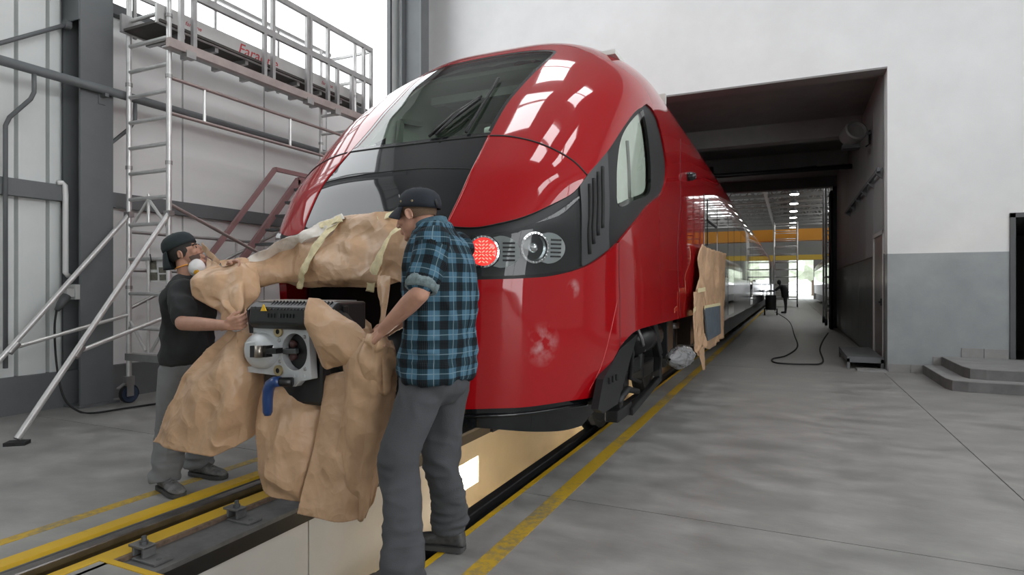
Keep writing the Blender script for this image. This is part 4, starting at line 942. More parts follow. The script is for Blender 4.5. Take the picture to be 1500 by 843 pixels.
# lettering on the side beam
M_redp = mat('red_print', (.42,.03,.035), .5)
def text(body, loc, size, mt, parent, rot, name='lettering', ext=.001, shear=.25):
    cu = bpy.data.curves.new(name, 'FONT'); cu.body = body; cu.size = size; cu.extrude = ext; cu.shear = shear; cu.resolution_u = 3
    o = bpy.data.objects.new('tmp', cu); COL.objects.link(o); dg = bpy.context.evaluated_depsgraph_get(); me = bpy.data.meshes.new_from_object(o.evaluated_get(dg)); bpy.data.objects.remove(o)
    me.name = name; me.transform(Matrix.Translation(loc) @ rot)
    return link(name, me, mt, parent)
RT = Matrix.Rotation(math.pi/2, 4, 'Z') @ Matrix.Rotation(math.pi/2, 4, 'X')     # reads along +Y, facing +X
text('Faraone', (-6.348, 5.45, 4.325), .20, M_redp, sb, RT)
text('faraone', (-6.348, 4.72, 4.39), .07, M_redp, sb, RT); text('faraone', (-6.348, 6.95, 4.39), .08, M_redp, sb, RT)
# poster on the tower
po = thing('notice_sheet', tuple(PD(228, 395, 6.85)), 'white printed sheet with small photographs hung on the scaffold', 'sheet')
pc = [PD(213,376,6.94), PD(246,377,6.79), PD(246,413,6.79), PD(217,414,6.92)]
MB().prism(pc, (-.01,.004,0)).build('sheet', M_white, po)
def inner(u0, v0, u1, v1):
    f = lambda u, v: (pc[0].lerp(pc[1], u)).lerp(pc[3].lerp(pc[2], u), v)+Vector((.004,-.006,0))
    return [f(u0,v0), f(u1,v0), f(u1,v1), f(u0,v1)]
M_ph = mat('printed_photo', (.14,.13,.10), .5, var=.5, vscale=60)
for r_ in ((.08,.12,.48,.5),(.12,.62,.5,.92),(.58,.42,.95,.64),(.6,.7,.95,.94)): MB().prism(inner(*r_), (-.002,.001,0)).build('photo', M_ph, po)
MB().tube([PD(218,382,6.92), PD(219,374,6.90), PD(220,373,6.84), PD(221,380,6.80), PD(222,384,6.84), PD(222,384,6.92)], .006).build('cable_tie', M_black, po, True)
# access stair behind the tower
ST = thing('access_stair', (-7.0, 6.6, 0), 'reddish metal access stair with handrail behind the scaffold', 'stair')
M_str = mat('reddish_stair_paint', (.30,.17,.17), .5, var=.1, vscale=3)
XS = -6.88
def sp(px_, py_): return PX(px_, py_, XS)
h0, h1, h2 = sp(403,248), sp(300,385), sp(470,268)
dirv = (h1-h0)
MB().bar(h0, h0+dirv*1.35, .05, .06).bar(h0, Vector((h0.x, h0.y+.95, h0.z)), .05, .06).build('handrail', M_str, ST)
s0 = sp(437,264); s1 = s0+dirv*1.4
MB().bar(s0, s1, .05, .09).build('stringer', M_str, ST); MB().bar(s0, Vector((s0.x, s0.y+.5, s0.z)), .05, .09).build('landing_beam', M_str, ST)
for k in range(9):
    p = s0.lerp(s1, k/9+.06); MB().box((XS-.02, p.y-.02, p.z-.06), (XS+.44, p.y+.14, p.z-.03)).build('tread', M_steel, ST)
p = s1; MB().bar(s1, Vector((s1.x, s1.y, 0)), .05, .05).bar(s0, Vector((s0.x, s0.y, 0)), .05, .05).build('leg', M_str, ST)
# wall socket with plug and cable
sk = thing('socket_box', tuple(PY(108, 428, 4.04)), 'pale wall socket box with an industrial plug on the column', 'socket')
MB().cbox(PY(109,428,4.05), (.14,.06,.17)).build('box', mat('box_grey', (.45,.46,.45), .5), sk, bevel=.006); MB().cbox(PY(100,429,3.99), (.12,.09,.10)).build('cover', mat('box_grey', (.45,.46,.45), .5), sk, bevel=.006)
MB().tube([PY(97,434,3.96), PY(90,445,3.90), PY(83,455,3.85)], [.05,.045,.025], 14).build('plug', M_steel_d, sk, True)
cb = catmull([tuple(PY(83,454,3.85)), tuple(PY(80,480,3.83)), tuple(PX(82,525,-7.25)), tuple(PX(88,565,-7.15)), tuple(PX(98,590,-7.05)), tuple(PZ(118,604,.012)), tuple(PZ(140,605,.012)), tuple(PZ(180,599,.012)), tuple(PZ(235,591,.012))], 40)
tag(MB().tube(cb, .011, 8).build('power_cable', M_rubber, None, True), 'black power cable hanging from the wall socket to the floor', 'cable')
# hose on the tunnel floor
hp = [(1135,457),(1155,470),(1164,492),(1168,508),(1152,521),(1132,526),(1138,532),(1180,534),(1205,531),(1201,512),(1206,498),(1213,488)]
tag(MB().tube(catmull([tuple(PZ(a, b, .014)) for a, b in hp], 90), .014, 8).build('air_hose', M_rubber, None, True), 'black hose looping over the tunnel floor', 'hose')
# ================================================================ PEOPLE
def cap_(mb, p, q, r0, r1, n=16):
    p = Vector(p); q = Vector(q); d = (q-p); L = d.length
    if L < 1e-5: d = Vector((0,0,1)); L = 1e-5
    d = d.normalized(); pts = []; rs = []
    for k in range(5): a = math.pi/2*(k/5); pts.append(p-d*r0*math.cos(a)); rs.append(max(r0*math.sin(a), r0*.05))
    pts += [p, p.lerp(q, .5), q]; rs += [r0, (r0+r1)/2, r1]
    for k in range(4, -1, -1): a = math.pi/2*(k/5); pts.append(q+d*r1*math.cos(a)); rs.append(max(r1*math.sin(a), r1*.05))
    mb.tube(pts, rs, n)
def ell(mb, c, r, M=Matrix(), n=18):
    G = []
    for i in range(n//2+1):
        th = math.pi*min(max(i/(n//2), .004), .996)
        G.append([M @ Vector((c[0]+r[0]*math.sin(th)*math.cos(2*math.pi*j/n), c[1]+r[1]*math.sin(th)*math.sin(2*math.pi*j/n), c[2]+r[2]*math.cos(th))) for j in range(n)])
    k = len(mb.v); mb.grid(G, True); mb.f += [tuple(range(k+n-1, k-1, -1)), tuple(range(k+(n//2)*n, k+(n//2)*n+n))]
def loft(mb, rings, n=28, sub=5):    # rings: (cx, cy, cz, r_x, r_y, rot_z) closed
    R = catmull([tuple(r) for r in rings], (len(rings)-1)*sub+1); k = len(mb.v)
    mb.grid([[(r[0]+r[3]*math.cos(2*math.pi*j/n)*math.cos(r[5])-r[4]*math.sin(2*math.pi*j/n)*math.sin(r[5]), r[1]+r[3]*math.cos(2*math.pi*j/n)*math.sin(r[5])+r[4]*math.sin(2*math.pi*j/n)*math.cos(r[5]), r[2]) for j in range(n)] for r in R], True)
    m = len(R); mb.f += [tuple(range(k+n-1, k-1, -1)), tuple(range(k+(m-1)*n, k+m*n))]
def bake(o):
    dg = bpy.context.evaluated_depsgraph_get(); me = bpy.data.meshes.new_from_object(o.evaluated_get(dg)); o.modifiers.clear(); o.data = me; me.shade_smooth(); return o
def fuse(mb, name, mt, parent, vox, smooth=4, fac=.5):
    o = mb.build(name, mt, None, True)
    m = o.modifiers.new('r', 'REMESH'); m.mode = 'VOXEL'; m.voxel_size = vox; m.use_smooth_shade = True
    if smooth: s = o.modifiers.new('s', 'SMOOTH'); s.factor = fac; s.iterations = smooth
    bake(o)
    o.parent = parent; o.matrix_parent_inverse = Matrix.Translation(parent.location).inverted()
    return o
def wrinkle(o, fn):
    me = o.data; n = len(me.vertices); co = np.empty(n*3); no = np.empty(n*3); me.vertices.foreach_get('co', co); me.vertices.foreach_get('normal', no)
    co = co.reshape(-1,3); no = no.reshape(-1,3); d = np.array([fn(Vector(p)) for p in co]); co += no*d[:, None]; me.vertices.foreach_set('co', co.ravel()); me.update()
def rid(p, f): return 1-2*abs(noise.noise(Vector((p.x*f[0], p.y*f[1], p.z*f[2]))))
M_skin = mat('skin', (.50,.27,.19), .5, var=.10, vscale=18, spec=.35); M_skin['x'] = 1
M_skin2 = mat('skin_dark_stubble', (.42,.23,.16), .5, var=.12, vscale=20, spec=.35)
def hand(mb, wrist, f, n, curl=1.0, thumb=1, sc=1.0):
    f = Vector(f).normalized(); n = Vector(n); n = (n-f*n.dot(f)).normalized(); s = f.cross(n)*thumb
    w = Vector(wrist)
    for i in range(4):
        off = (i-1.5)*.0225*sc; k = w+f*(.088-.006*abs(i-1.2))*sc+s*off
        cap_(mb, w+s*off*.6+f*.01, k, .0155*sc, .0125*sc, 10)
        L = [.043,.045,.042,.034][i]*sc; a = curl*(.75+.08*i); p = k
        for j, (l, aa) in enumerate(((L, a), (L*.62, a*2.0), (L*.5, a*2.8))):
            d = f*math.cos(aa)+n*math.sin(aa); q = p+d*l; cap_(mb, p, q, (.0095-.001*j)*sc, (.0088-.001*j)*sc, 10); p = q
    t0 = w+f*.028*sc-s*.034*sc; d1 = (f*.75-s*.45+n*.5).normalized(); t1 = t0+d1*.042*sc; d2 = (f*.75+s*.1+n*.7).normalized()
    cap_(mb, w+f*.015-s*.015, t0, .017*sc, .0145*sc, 10); cap_(mb, t0, t1, .0135*sc, .0115*sc, 10); cap_(mb, t1, t1+d2*.03*sc, .011*sc, .0095*sc, 10)
def head(mb, M):
    ell(mb, (0,-.015,.035), (.076,.097,.086), M, 24); ell(mb, (0,.028,-.03), (.061,.068,.088), M, 24); ell(mb, (0,.035,-.085), (.046,.052,.036), M, 20); ell(mb, (0,.078,-.104), (.020,.017,.016), M, 12)
    V = lambda *a: M @ Vector(a)
    cap_(mb, V(0,.094,.012), V(0,.117,-.030), .008, .012, 10)
    for s in (1,-1):
        ell(mb, (s*.012,.105,-.037), (.008,.010,.008), M, 10); ell(mb, (s*.031,.080,.002), (.014,.010,.010), M, 10); ell(mb, (s*.045,.062,-.025), (.02,.025,.022), M, 12)
        Me = M @ Matrix.Translation((s*.077,-.008,-.012)) @ Matrix.Rotation(s*math.radians(-20),4,'Z') @ Matrix.Rotation(math.radians(-12),4,'X')
        ell(mb, (0,0,0), (.007,.017,.028), Me, 14)
        pts = [Me @ Vector((s*.008, .0145*math.cos(a), .0255*math.sin(a))) for a in np.linspace(-1.2, 4.0, 14)]; mb.tube(pts, .0055, 8)
    cap_(mb, V(-.034,.080,.026), V(.034,.080,.026), .011, .011, 10)
    cap_(mb, V(-.018,.094,-.063), V(.018,.094,-.063), .0075, .0075, 8); cap_(mb, V(-.016,.092,-.075), V(.016,.092,-.075), .008, .008, 8)
def cap_hat(root, M, mt, back=False, crown=.090, base=.046):
    G = []; n = 40; prof = [(1.0,0),(1.01,.2),(.98,.42),(.88,.66),(.68,.85),(.4,.96),(.02,1.0)]
    for r, h in prof: G.append([M @ Vector((.090*r*math.cos(2*math.pi*j/n), -.018+.112*r*math.sin(2*math.pi*j/n), base+crown*h)) for j in range(n)])
    mb = MB().grid(G, True)
    hat = mb.build('cap', mt, root, True); sm = hat.modifiers.new('s','SOLIDIFY'); sm.thickness = .004
    sg = -1 if back else 1; B = []
    for i in range(9):
        t = i/8; row = []
        for j in range(15):
            a = math.pi*(.13+.74*j/14) if not back else math.pi*(.2+.6*j/14); r = 1+(.55 if not back else .42)*t*(math.sin(a)**.6)
            x_ = .090*math.cos(a)*(1+.05*t); y_ = sg*(.112*math.sin(a)*r)-.018; z_ = base+.004-.022*t*t-.02*(math.cos(a)**2)*(.3+t)-(0.022*t if not back else .075*t)
            row.append(M @ Vector((x_, y_, z_)))
        B.append(row)
    br = MB().grid(B).build('brim', mt, hat, True); sm = br.modifiers.new('s','SOLIDIFY'); sm.thickness = .005; sm.offset = 0
    MB().lathe([(0,.006),(.007,.004),(.009,-.004)], M @ Matrix.Translation((0,-.018,base+.001+crown)), 12).build('top_button', mt, hat, True)
    return hat
def shoe(root, heel, yaw, mt, name='shoe', L=.30):
    M = Matrix.Translation(heel) @ Matrix.Rotation(yaw, 4, 'Z')      # toe along local +y
    prof = [(0,.020,.06),(.03,.034,.105),(.12,.040,.125),(.26,.041,.125),(.38,.042,.112),(.5,.044,.092),(.64,.049,.074),(.8,.050,.064),(.92,.042,.054),(.98,.028,.042),(1.0,.012,.034)]
    G = []
    P = catmull(prof, 31)
    for t, w, h in P:
        w = max(w, .008); row = []
        for j in range(20):
            a = 2*math.pi*j/20; c, s_ = math.cos(a), math.sin(a); x_ = w*math.copysign(abs(c)**.75, c); z_ = .02+(h-.02)*(.5+.5*math.copysign(abs(s_)**.8, s_)); x_ *= 1-.25*max(0, s_)
            row.append(M @ Vector((x_, t*L, z_+.004*noise.noise(Vector((x_*40, t*9, z_*40+yaw*5))))))
        G.append(row)
    k = MB().grid(G, True); n = len(G); k.f += [tuple(range(19,-1,-1)), tuple(range((n-1)*20, n*20))]
    sh = k.build(name, mt, root, True)
    ol = [(w+.005, t*L) for t, w, h in P]; out = [M @ Vector((x_, y_, 0.001)) for x_, y_ in ol]+[M @ Vector((-x_, y_, 0.001)) for x_, y_ in ol[::-1]]
    MB().prism(out, (0,0,.024)).build('sole', mat('shoe_sole', (.05,.05,.048), .8), sh)
    for q in range(5):
        y_ = L*(.40+.055*q); z_ = .118-.011*q; MB().tube([M @ Vector((-.022,y_,z_-.012)), M @ Vector((0,y_+.004,z_+.003)), M @ Vector((.022,y_,z_-.012))], .003, 6).build('lace', mat('shoe_lace', (.09,.09,.085), .8), sh, True)
    return sh
M_navy = mat('navy_cap_cloth', (.012,.016,.024), .8, bump=.2, bscale=300)
M_hair = mat('brown_hair', (.16,.10,.06), .7, bump=.6, bscale=250); M_hair2 = mat('black_hair', (.02,.016,.014), .6, bump=.5, bscale=250)
def hair(root, M, mt, zc=.0):
    G = []; n = 36
    for i in range(12):
        z_ = .07-.10*i/11; row = []
        for j in range(n):
            a = 2*math.pi*j/n; k = math.sqrt(max(.05, 1-((z_-.035)/.112)**2)); fr = max(0, math.sin(a))
            kk = 1.02 if not (fr > .55 and z_ < .02) else .90
            if z_ < -.01 and math.sin(a) > -.25: kk *= .93
            row.append(M @ Vector((.0775*k*kk*math.cos(a), -.015+.099*k*kk*math.sin(a), z_)))
        G.append(row)
    return MB().grid(G, True).build('hair', mt, root, True)
# ---------------------------------------------------------------- worker in the plaid shirt (faces the coupler)
A = thing('person', (-1.62, 2.5, 0), 'worker in blue plaid shirt, grey trousers and dark cap holding brown paper', 'person')
hA = PY(610, 314, 2.50); MA = Matrix.Translation(hA) @ Matrix.Rotation(math.radians(90), 4, 'Z') @ Matrix.Rotation(math.radians(-13), 4, 'X')
shL = PY(634, 357, 2.30); elL = PY(615, 430, 2.20); wrL = PY(562, 483, 2.30)
shR = Vector((-1.55, 2.69, 1.56)); elR = Vector((-1.70, 2.80, 1.30)); wrR = Vector((-1.95, 2.68, 1.14))
b = MB(); head(b, MA)
nb = Vector((-1.572, 2.5, 1.60)); cap_(b, MA @ Vector((0,-.035,-.05)), nb, .058, .064)
loft(b, [(-1.565,2.5,.88,.12,.17,0),(-1.56,2.5,1.1,.11,.16,0),(-1.545,2.5,1.35,.12,.18,0),(-1.555,2.5,1.50,.105,.19,0),(-1.57,2.5,1.60,.07,.10,0)])
for sh_, el_, wr_ in ((shL, elL, wrL), (shR, elR, wrR)):
    cap_(b, sh_, el_, .052, .043); cap_(b, el_, el_.lerp(wr_, .3), .043, .044); cap_(b, el_.lerp(wr_, .3), wr_, .044, .029)
hand(b, wrL, PY(540,500,2.34)-wrL, Vector((.2,.75,-.5)), 1.0, 1); hand(b, wrR, (-1,-.2,-.4), Vector((0,-.7,-.6)), 1.0, -1)
hipL = Vector((-1.575, 2.41, .92)); hipR = Vector((-1.565, 2.60, .92))
knL = PY(586, 680, 2.30); anL = PY(589, 846, 2.17); knR = PY(647, 668, 2.62); anR = PY(658, 768, 2.68)
for h_, k_, a_ in ((hipL, knL, anL), (hipR, knR, anR)): cap_(b, h_, k_, .085, .055); cap_(b, k_, a_, .05, .038)
fuse(b, 'body', M_skin, A, .0045, 3)
hair(A, MA, M_hair); MH = MA @ Matrix.Rotation(math.radians(15), 4, 'X'); hat = cap_hat(A, MH, M_navy, False, .104, .026)
for px_, py_ in ((590.5,292),(604,297)):
    pass
for a_ in (math.radians(188), math.radians(150)):
    p = MH @ Vector((.0915*math.cos(a_), -.018+.1135*math.sin(math.pi-a_), .054)); nrm = (MH.to_3x3() @ Vector((math.cos(a_)/.09, math.sin(math.pi-a_)/.112, .1))).normalized()
    Mq = nrm.to_track_quat('Z','Y').to_matrix().to_4x4(); Mq.translation = p; MB().lathe([(.0022,.002),(.0045,.003),(.0055,.0)], Mq, 14).build('eyelet', M_brass, hat, True)
pb_ = MH @ Vector((-.012,-.128,.050)); MB().lathe([(0,.003),(.020,.002),(.022,-.004)], Matrix.Translation(pb_) @ MA.to_3x3().to_4x4() @ Matrix.Rotation(math.pi/2,4,'X') @ Matrix.Rotation(.25,4,'Y'), 20).build('strap_opening', M_rubber, hat, True)
pl_ = MH @ Vector((-.03,.084,.088)); MB().cbox((0,0,0), (.014,.004,.012), Matrix.Translation(pl_) @ MA.to_3x3().to_4x4() @ Matrix.Rotation(.5,4,'Z')).build('white_badge', M_white, hat)
for s in (1,-1): MB().lathe([(0,.008),(.006,.005),(.008,0)], MA @ Matrix.Translation((s*.031,.087,.001)) @ Matrix.Rotation(-math.pi/2,4,'X'), 12).build('eye', mat('eye_dark', (.03,.02,.015), .2), A, True); MB().tube([MA @ Vector((s*.018,.095,.020)), MA @ Vector((s*.034,.091,.024)), MA @ Vector((s*.048,.078,.018))], .004, 6).build('eyebrow', M_hair, A, True)
# trousers
tb = MB(); loft(tb, [(-1.56,2.5,1.02,.150,.185,0),(-1.565,2.5,.94,.155,.195,0),(-1.572,2.5,.86,.15,.19,0),(-1.585,2.5,.80,.11,.15,0)])
for h_, k_, a_ in ((hipL, knL, anL), (hipR, knR, anR)):
    loft(tb, [(h_.x,h_.y,h_.z,.115,.105,0),(h_.lerp(k_,.35).x,h_.lerp(k_,.35).y,h_.lerp(k_,.35).z,.115,.105,0),(k_.x,k_.y,k_.z+.06,.096,.088,0),(k_.x,k_.y,k_.z-.05,.092,.085,0),(k_.lerp(a_,.5).x+.01,k_.lerp(a_,.5).y,k_.lerp(a_,.5).z,.088,.08,0),(a_.x+.005,a_.y,a_.z+.08,.088,.080,0),(a_.x+.005,a_.y,a_.z+.02,.092,.082,0),(a_.x+.005,a_.y,max(.06, a_.z-.025),.092,.082,0)])
M_trA = mat('grey_twill', (.058,.061,.067), .85, var=.12, vscale=6, bump=.25, bscale=260)
tro = fuse(tb, 'trousers', M_trA, A, .010, 5)
def wrA(p):
    lo = max(0, min(1, (.42-p.z)/.25)); kn = math.exp(-((p.z-.50)/.12)**2); hp = max(0, min(1, (p.z-.72)/.15))
    return .017*lo*rid(p, (6,6,20))+.013*kn*rid(p+Vector((p.z*.4,0,0)), (7,7,14))+.008*rid(p, (9,9,3))+.010*hp*rid(p+Vector((0,0,p.x)), (8,6,9))-.006
wrinkle(tro, wrA)
def seamline(pts, mt, parent, name, r=.003): return MB().tube(pts, r, 6).build(name, mt, parent, True)
M_trAd = mat('grey_twill_seam', (.05,.052,.057), .9)
# back foot and front foot (toes toward the coupler)
M_shoeA = mat('dark_shoe', (.06,.06,.06), .55, var=.4, vscale=30)
shoe(A, Vector((anR.x+.085, anR.y+.01, .004)), math.radians(98), M_shoeA); shoe(A, Vector((anL.x+.085, anL.y, .004)), math.radians(84), M_shoeA)
# plaid shirt
sbm = MB()
loft(sbm, [(-1.555,2.5,.915,.165,.215,0),(-1.552,2.5,.96,.168,.218,0),(-1.548,2.5,1.05,.158,.212,0),(-1.538,2.5,1.2,.155,.215,0),(-1.532,2.5,1.36,.157,.225,0),(-1.538,2.5,1.48,.148,.228,0),(-1.552,2.5,1.565,.12,.195,0),(-1.565,2.5,1.62,.088,.12,0),(-1.578,2.5,1.665,.072,.078,0)])
cap_(sbm, shL, shL.lerp(elL,.72), .074, .068); cap_(sbm, shR, shR.lerp(elR,.72), .074, .068)
ell(sbm, tuple(wrL.lerp(elL,.2)+Vector((.10,.12,-.12))), (.06,.10,.10))
shirt = fuse(sbm, 'shirt', None, A, .009, 5)
def wrS(p):
    side = math.exp(-((p.y-2.32)/.1)**2)
    return .016*rid(p+Vector((0,p.z*.5,0)), (7,7,3.2))+.009*rid(p, (12,12,5))+.010*math.exp(-((p.z-1.05)/.12)**2)*rid(p, (6,6,16))-.008
wrinkle(shirt, wrS)
def plaid():
    m = bpy.data.materials.new('blue_plaid_cotton'); m.use_nodes = True; nt = m.node_tree; b_ = nt.nodes['Principled BSDF']; b_.inputs['Roughness'].default_value = .85; b_.inputs['Specular IOR Level'].default_value = .2
    uv = nt.nodes.new('ShaderNodeUVMap'); uv.uv_map = 'UVMap'; sp_ = nt.nodes.new('ShaderNodeSeparateXYZ'); nt.links.new(uv.outputs[0], sp_.inputs[0])
    def mth(op, a, b2=None):
        n = nt.nodes.new('ShaderNodeMath'); n.operation = op
        for i, v in enumerate((a, b2)):
            if v is None: continue
            if isinstance(v, (int, float)): n.inputs[i].default_value = v
            else: nt.links.new(v, n.inputs[i])
        return n.outputs[0]
    def axis(o):
        f = mth('FRACT', mth('MULTIPLY', o, 1/.088)); band = mth('LESS_THAN', f, .46); l1 = mth('LESS_THAN', mth('ABSOLUTE', mth('SUBTRACT', f, .73)), .022); l2 = mth('LESS_THAN', mth('ABSOLUTE', mth('SUBTRACT', f, .23)), .015)
        return band, l1, l2
    bu, lu, ku = axis(sp_.outputs[0]); bv, lv, kv = axis(sp_.outputs[1])
    fine = mth('MULTIPLY', mth('ADD', mth('SINE', mth('MULTIPLY', sp_.outputs[0], 900)), mth('SINE', mth('MULTIPLY', sp_.outputs[1], 900))), .08)
    dark = mth('ADD', mth('MULTIPLY', mth('ADD', bu, bv), .5), 0)
    r = nt.nodes.new('ShaderNodeValToRGB'); r.color_ramp.interpolation = 'CONSTANT'; e = r.color_ramp.elements; e[0].position = 0; e[0].color = (.060,.135,.195,1); e[1].position = .9; e[1].color = (.007,.010,.013,1); x = e.new(.4); x.color = (.017,.040,.056,1)
    nt.links.new(dark, r.inputs[0])
    mx = nt.nodes.new('ShaderNodeMixRGB'); mx.inputs[2].default_value = (.22,.30,.33,1); nt.links.new(mth('MULTIPLY', mth('MAXIMUM', mth('MAXIMUM', lu, lv), 0), .55), mx.inputs[0]); nt.links.new(r.outputs[0], mx.inputs[1])
    m2 = nt.nodes.new('ShaderNodeMixRGB'); m2.blend_type = 'ADD'; m2.inputs[0].default_value = .12; nt.links.new(mx.outputs[0], m2.inputs[1]); nt.links.new(fine, m2.inputs[2]); nt.links.new(m2.outputs[0], b_.inputs['Base Color'])
    return m
M_plaid = plaid()
def plaid_uv(o, axes):
    me = o.data; me.materials.clear(); me.materials.append(M_plaid)
    uvl = me.uv_layers.new(name='UVMap'); V = [v.co.copy() for v in me.vertices]; data = [0.0]*(2*len(me.loops))
    fr = []
    for (p, q, kind) in axes:
        d = (q-p).normalized(); a = d.cross(Vector((0,1,0)) if abs(d.y) < .8 else Vector((1,0,0))).normalized(); fr.append((p, q, d, a, d.cross(a), kind))
    for f in me.polygons:
        c = f.center; best = 0
        if kind is not None and len(fr) > 1:
            for i in (1, 2):
                p, q, d, a, bb, kd = fr[i]; t = max(0, min((q-p).length+.05, (c-p).dot(d)))
                if ((p+d*t)-c).length < kd and (c-p).dot(d) > .02: best = i
        p, q, d, a, bb, kd = fr[best]; rad = .19 if best == 0 else .075
        r = c-p; ac = math.atan2(r.dot(bb), r.dot(a))
        for li in f.loop_indices:
            r = V[me.loops[li].vertex_index]-p; an = math.atan2(r.dot(bb), r.dot(a))
            while an-ac > math.pi: an -= 2*math.pi
            while an-ac < -math.pi: an += 2*math.pi
            data[2*li] = an*rad*(1.0)+1; data[2*li+1] = r.dot(d)
    uvl.data.foreach_set('uv', data)
plaid_uv(shirt, [(Vector((-1.55,2.5,.9)), Vector((-1.545,2.5,1.66)), 0), (shL, elL, .088), (shR, elR, .088)])
# rolled cuff and collar
for nm, c, d_, r0 in (('rolled_cuff', shL.lerp(elL,.80), (elL-shL).normalized(), .066), ('rolled_cuff', shR.lerp(elR,.80), (elR-shR).normalized(), .066)):
    Mq = d_.to_track_quat('Z','Y').to_matrix().to_4x4(); Mq.translation = c
    MB().lathe([(r0-.012,-.03),(r0+.006,-.032),(r0+.010,0),(r0+.006,.030),(r0-.014,.032)], Mq, 28).build(nm, mat('faded_cuff', (.17,.22,.23), .9, var=.35, vscale=60), shirt, True)
Mc = Matrix.Translation((-1.585,2.5,1.655)) @ Matrix.Rotation(math.radians(-16),4,'Y')
MB().lathe([(.074,-.03),(.082,-.01),(.078,.025),(.070,.03),(.066,.0)], Mc, 28).build('collar', mat('collar_blue', (.05,.11,.15), .85, var=.4, vscale=40), shirt, True)
# ---------------------------------------------------------------- worker in the black t-shirt (faces the train)
B = thing('person', (-3.72, 2.8, 0), 'worker in black t-shirt and backward cap with a white dust mask at his neck', 'person')
hB = PY(272, 371, 2.80); MB_ = Matrix.Translation(hB) @ Matrix.Rotation(math.radians(-58), 4, 'Z') @ Matrix.Rotation(math.radians(26), 4, 'X')
TY = math.radians(14)
def bt(px_, py_, y): return PY(px_, py_, y)
tc_ = bt(277, 450, 2.8)
sRr = bt(266, 425, 2.60); eRr = bt(268, 474, 2.45); wRr = bt(332, 477, 2.41)
sLl = Vector((tc_.x+.02, 3.0, 1.40)); eLl = Vector((-3.5, 3.05, 1.22)); wLl = PD(336, 392, 3.72)
b = MB(); head(b, MB_)
nbB = Vector((tc_.x-.01, 2.8, 1.415)); cap_(b, MB_ @ Vector((0,-.035,-.06)), nbB, .056, .062)
x0 = tc_.x
loft(b, [(x0-.02,2.8,.80,.11,.16,TY),(x0-.01,2.8,1.0,.10,.15,TY),(x0,2.8,1.2,.11,.17,TY),(x0,2.8,1.34,.10,.18,TY),(x0-.01,2.8,1.43,.06,.09,TY)])
for sh_, el_, wr_ in ((sRr, eRr, wRr), (sLl, eLl, wLl)):
    cap_(b, sh_, el_, .05, .043); cap_(b, el_, el_.lerp(wr_,.3), .043, .043); cap_(b, el_.lerp(wr_,.3), wr_, .043, .028)
hand(b, wRr, bt(356,472,2.44)-wRr, Vector((.1,.6,.3)), 1.05, -1, .98); hand(b, wLl, (1,.1,.25), Vector((0,-.5,-.6)), .7, 1, .98)
rK = bt(251, 632, 2.70); rA = bt(243, 700, 2.66); rH = Vector((x0-.01, 2.71, .82)); lH = Vector((x0-.01, 2.90, .82)); lK = bt(292, 620, 2.95); lA = bt(292, 678, 2.98)
for h_, k_, a_ in ((rH,rK,rA),(lH,lK,lA)): cap_(b, h_, k_, .08, .052); cap_(b, k_, a_, .048, .036)
fuse(b, 'body', M_skin2, B, .0045, 3)
hair(B, MB_, M_hair2); hatB = cap_hat(B, MB_, mat('dark_teal_cap', (.010,.018,.021), .8, bump=.2, bscale=300), True, .106)
for s in (1,-1): MB().tube([MB_ @ Vector((s*.018,.095,.020)), MB_ @ Vector((s*.034,.091,.024)), MB_ @ Vector((s*.048,.078,.018))], .005, 6).build('eyebrow', M_hair2, B, True); MB().lathe([(0,.008),(.006,.005),(.008,0)], MB_ @ Matrix.Translation((s*.031,.087,.001)) @ Matrix.Rotation(-math.pi/2,4,'X'), 12).build('eye', mat('eye_dark', (.03,.02,.015), .2), B, True)
# stubble beard shell
G = []
for i in range(8):
    z_ = -.045-.068*i/7; row = []
    for j in range(25):
        a = math.pi*(j/24); k = math.sqrt(max(.02, 1-((z_+.03)/.092)**2)); row.append(MB_ @ Vector((.0625*k*math.cos(a), .028+.0695*k*math.sin(a)-.002, z_)))
    G.append(row)
MB().grid(G).build('beard', mat('stubble', (.10,.065,.05), .8, var=.3, vscale=200), B, True)
tb = MB(); loft(tb, [(x0-.015,2.8,.93,.135,.175,TY),(x0-.015,2.8,.85,.14,.185,TY),(x0-.015,2.8,.77,.135,.18,TY),(x0-.02,2.8,.70,.10,.14,TY)])
for h_, k_, a_ in ((rH,rK,rA),(lH,lK,lA)):
    m_ = h_.lerp(k_,.4); q_ = k_.lerp(a_,.5)
    loft(tb, [(h_.x,h_.y,h_.z,.105,.10,0),(m_.x,m_.y,m_.z,.105,.10,0),(k_.x,k_.y,k_.z+.04,.092,.088,0),(q_.x,q_.y,q_.z,.09,.086,0),(a_.x,a_.y,a_.z+.05,.086,.082,0),(a_.x-.01,a_.y,a_.z+.01,.090,.086,0),(a_.x-.01,a_.y,max(.08,a_.z-.02),.090,.086,0)])
troB = fuse(tb, 'trousers', mat('pale_grey_twill', (.17,.175,.18), .9, var=.12, vscale=7, bump=.25, bscale=260), B, .010, 4)
wrinkle(troB, lambda p: .018*max(0,min(1,(.5-p.z)/.3))*rid(p, (6,6,15))+.010*rid(p, (9,9,3))-.006)
M_shoeB = mat('dusty_shoe', (.12,.12,.118), .7, var=.5, vscale=28)
f1 = PZ(222, 726); f2 = PZ(274, 706)
shoe(B, Vector((rA.x-.08, rA.y+.02, .004)), math.radians(-104), M_shoeB, L=.31); shoe(B, Vector((lA.x-.07, lA.y-.01, .004)), math.radians(-86), M_shoeB, L=.32)
ts = MB()
loft(ts, [(x0-.015,2.8,.845,.145,.19,TY),(x0-.015,2.8,.90,.148,.195,TY),(x0-.01,2.8,1.05,.135,.185,TY),(x0,2.8,1.2,.138,.195,TY),(x0,2.8,1.31,.135,.205,TY),(x0-.005,2.8,1.385,.105,.17,TY),(x0-.012,2.8,1.43,.072,.09,TY)])
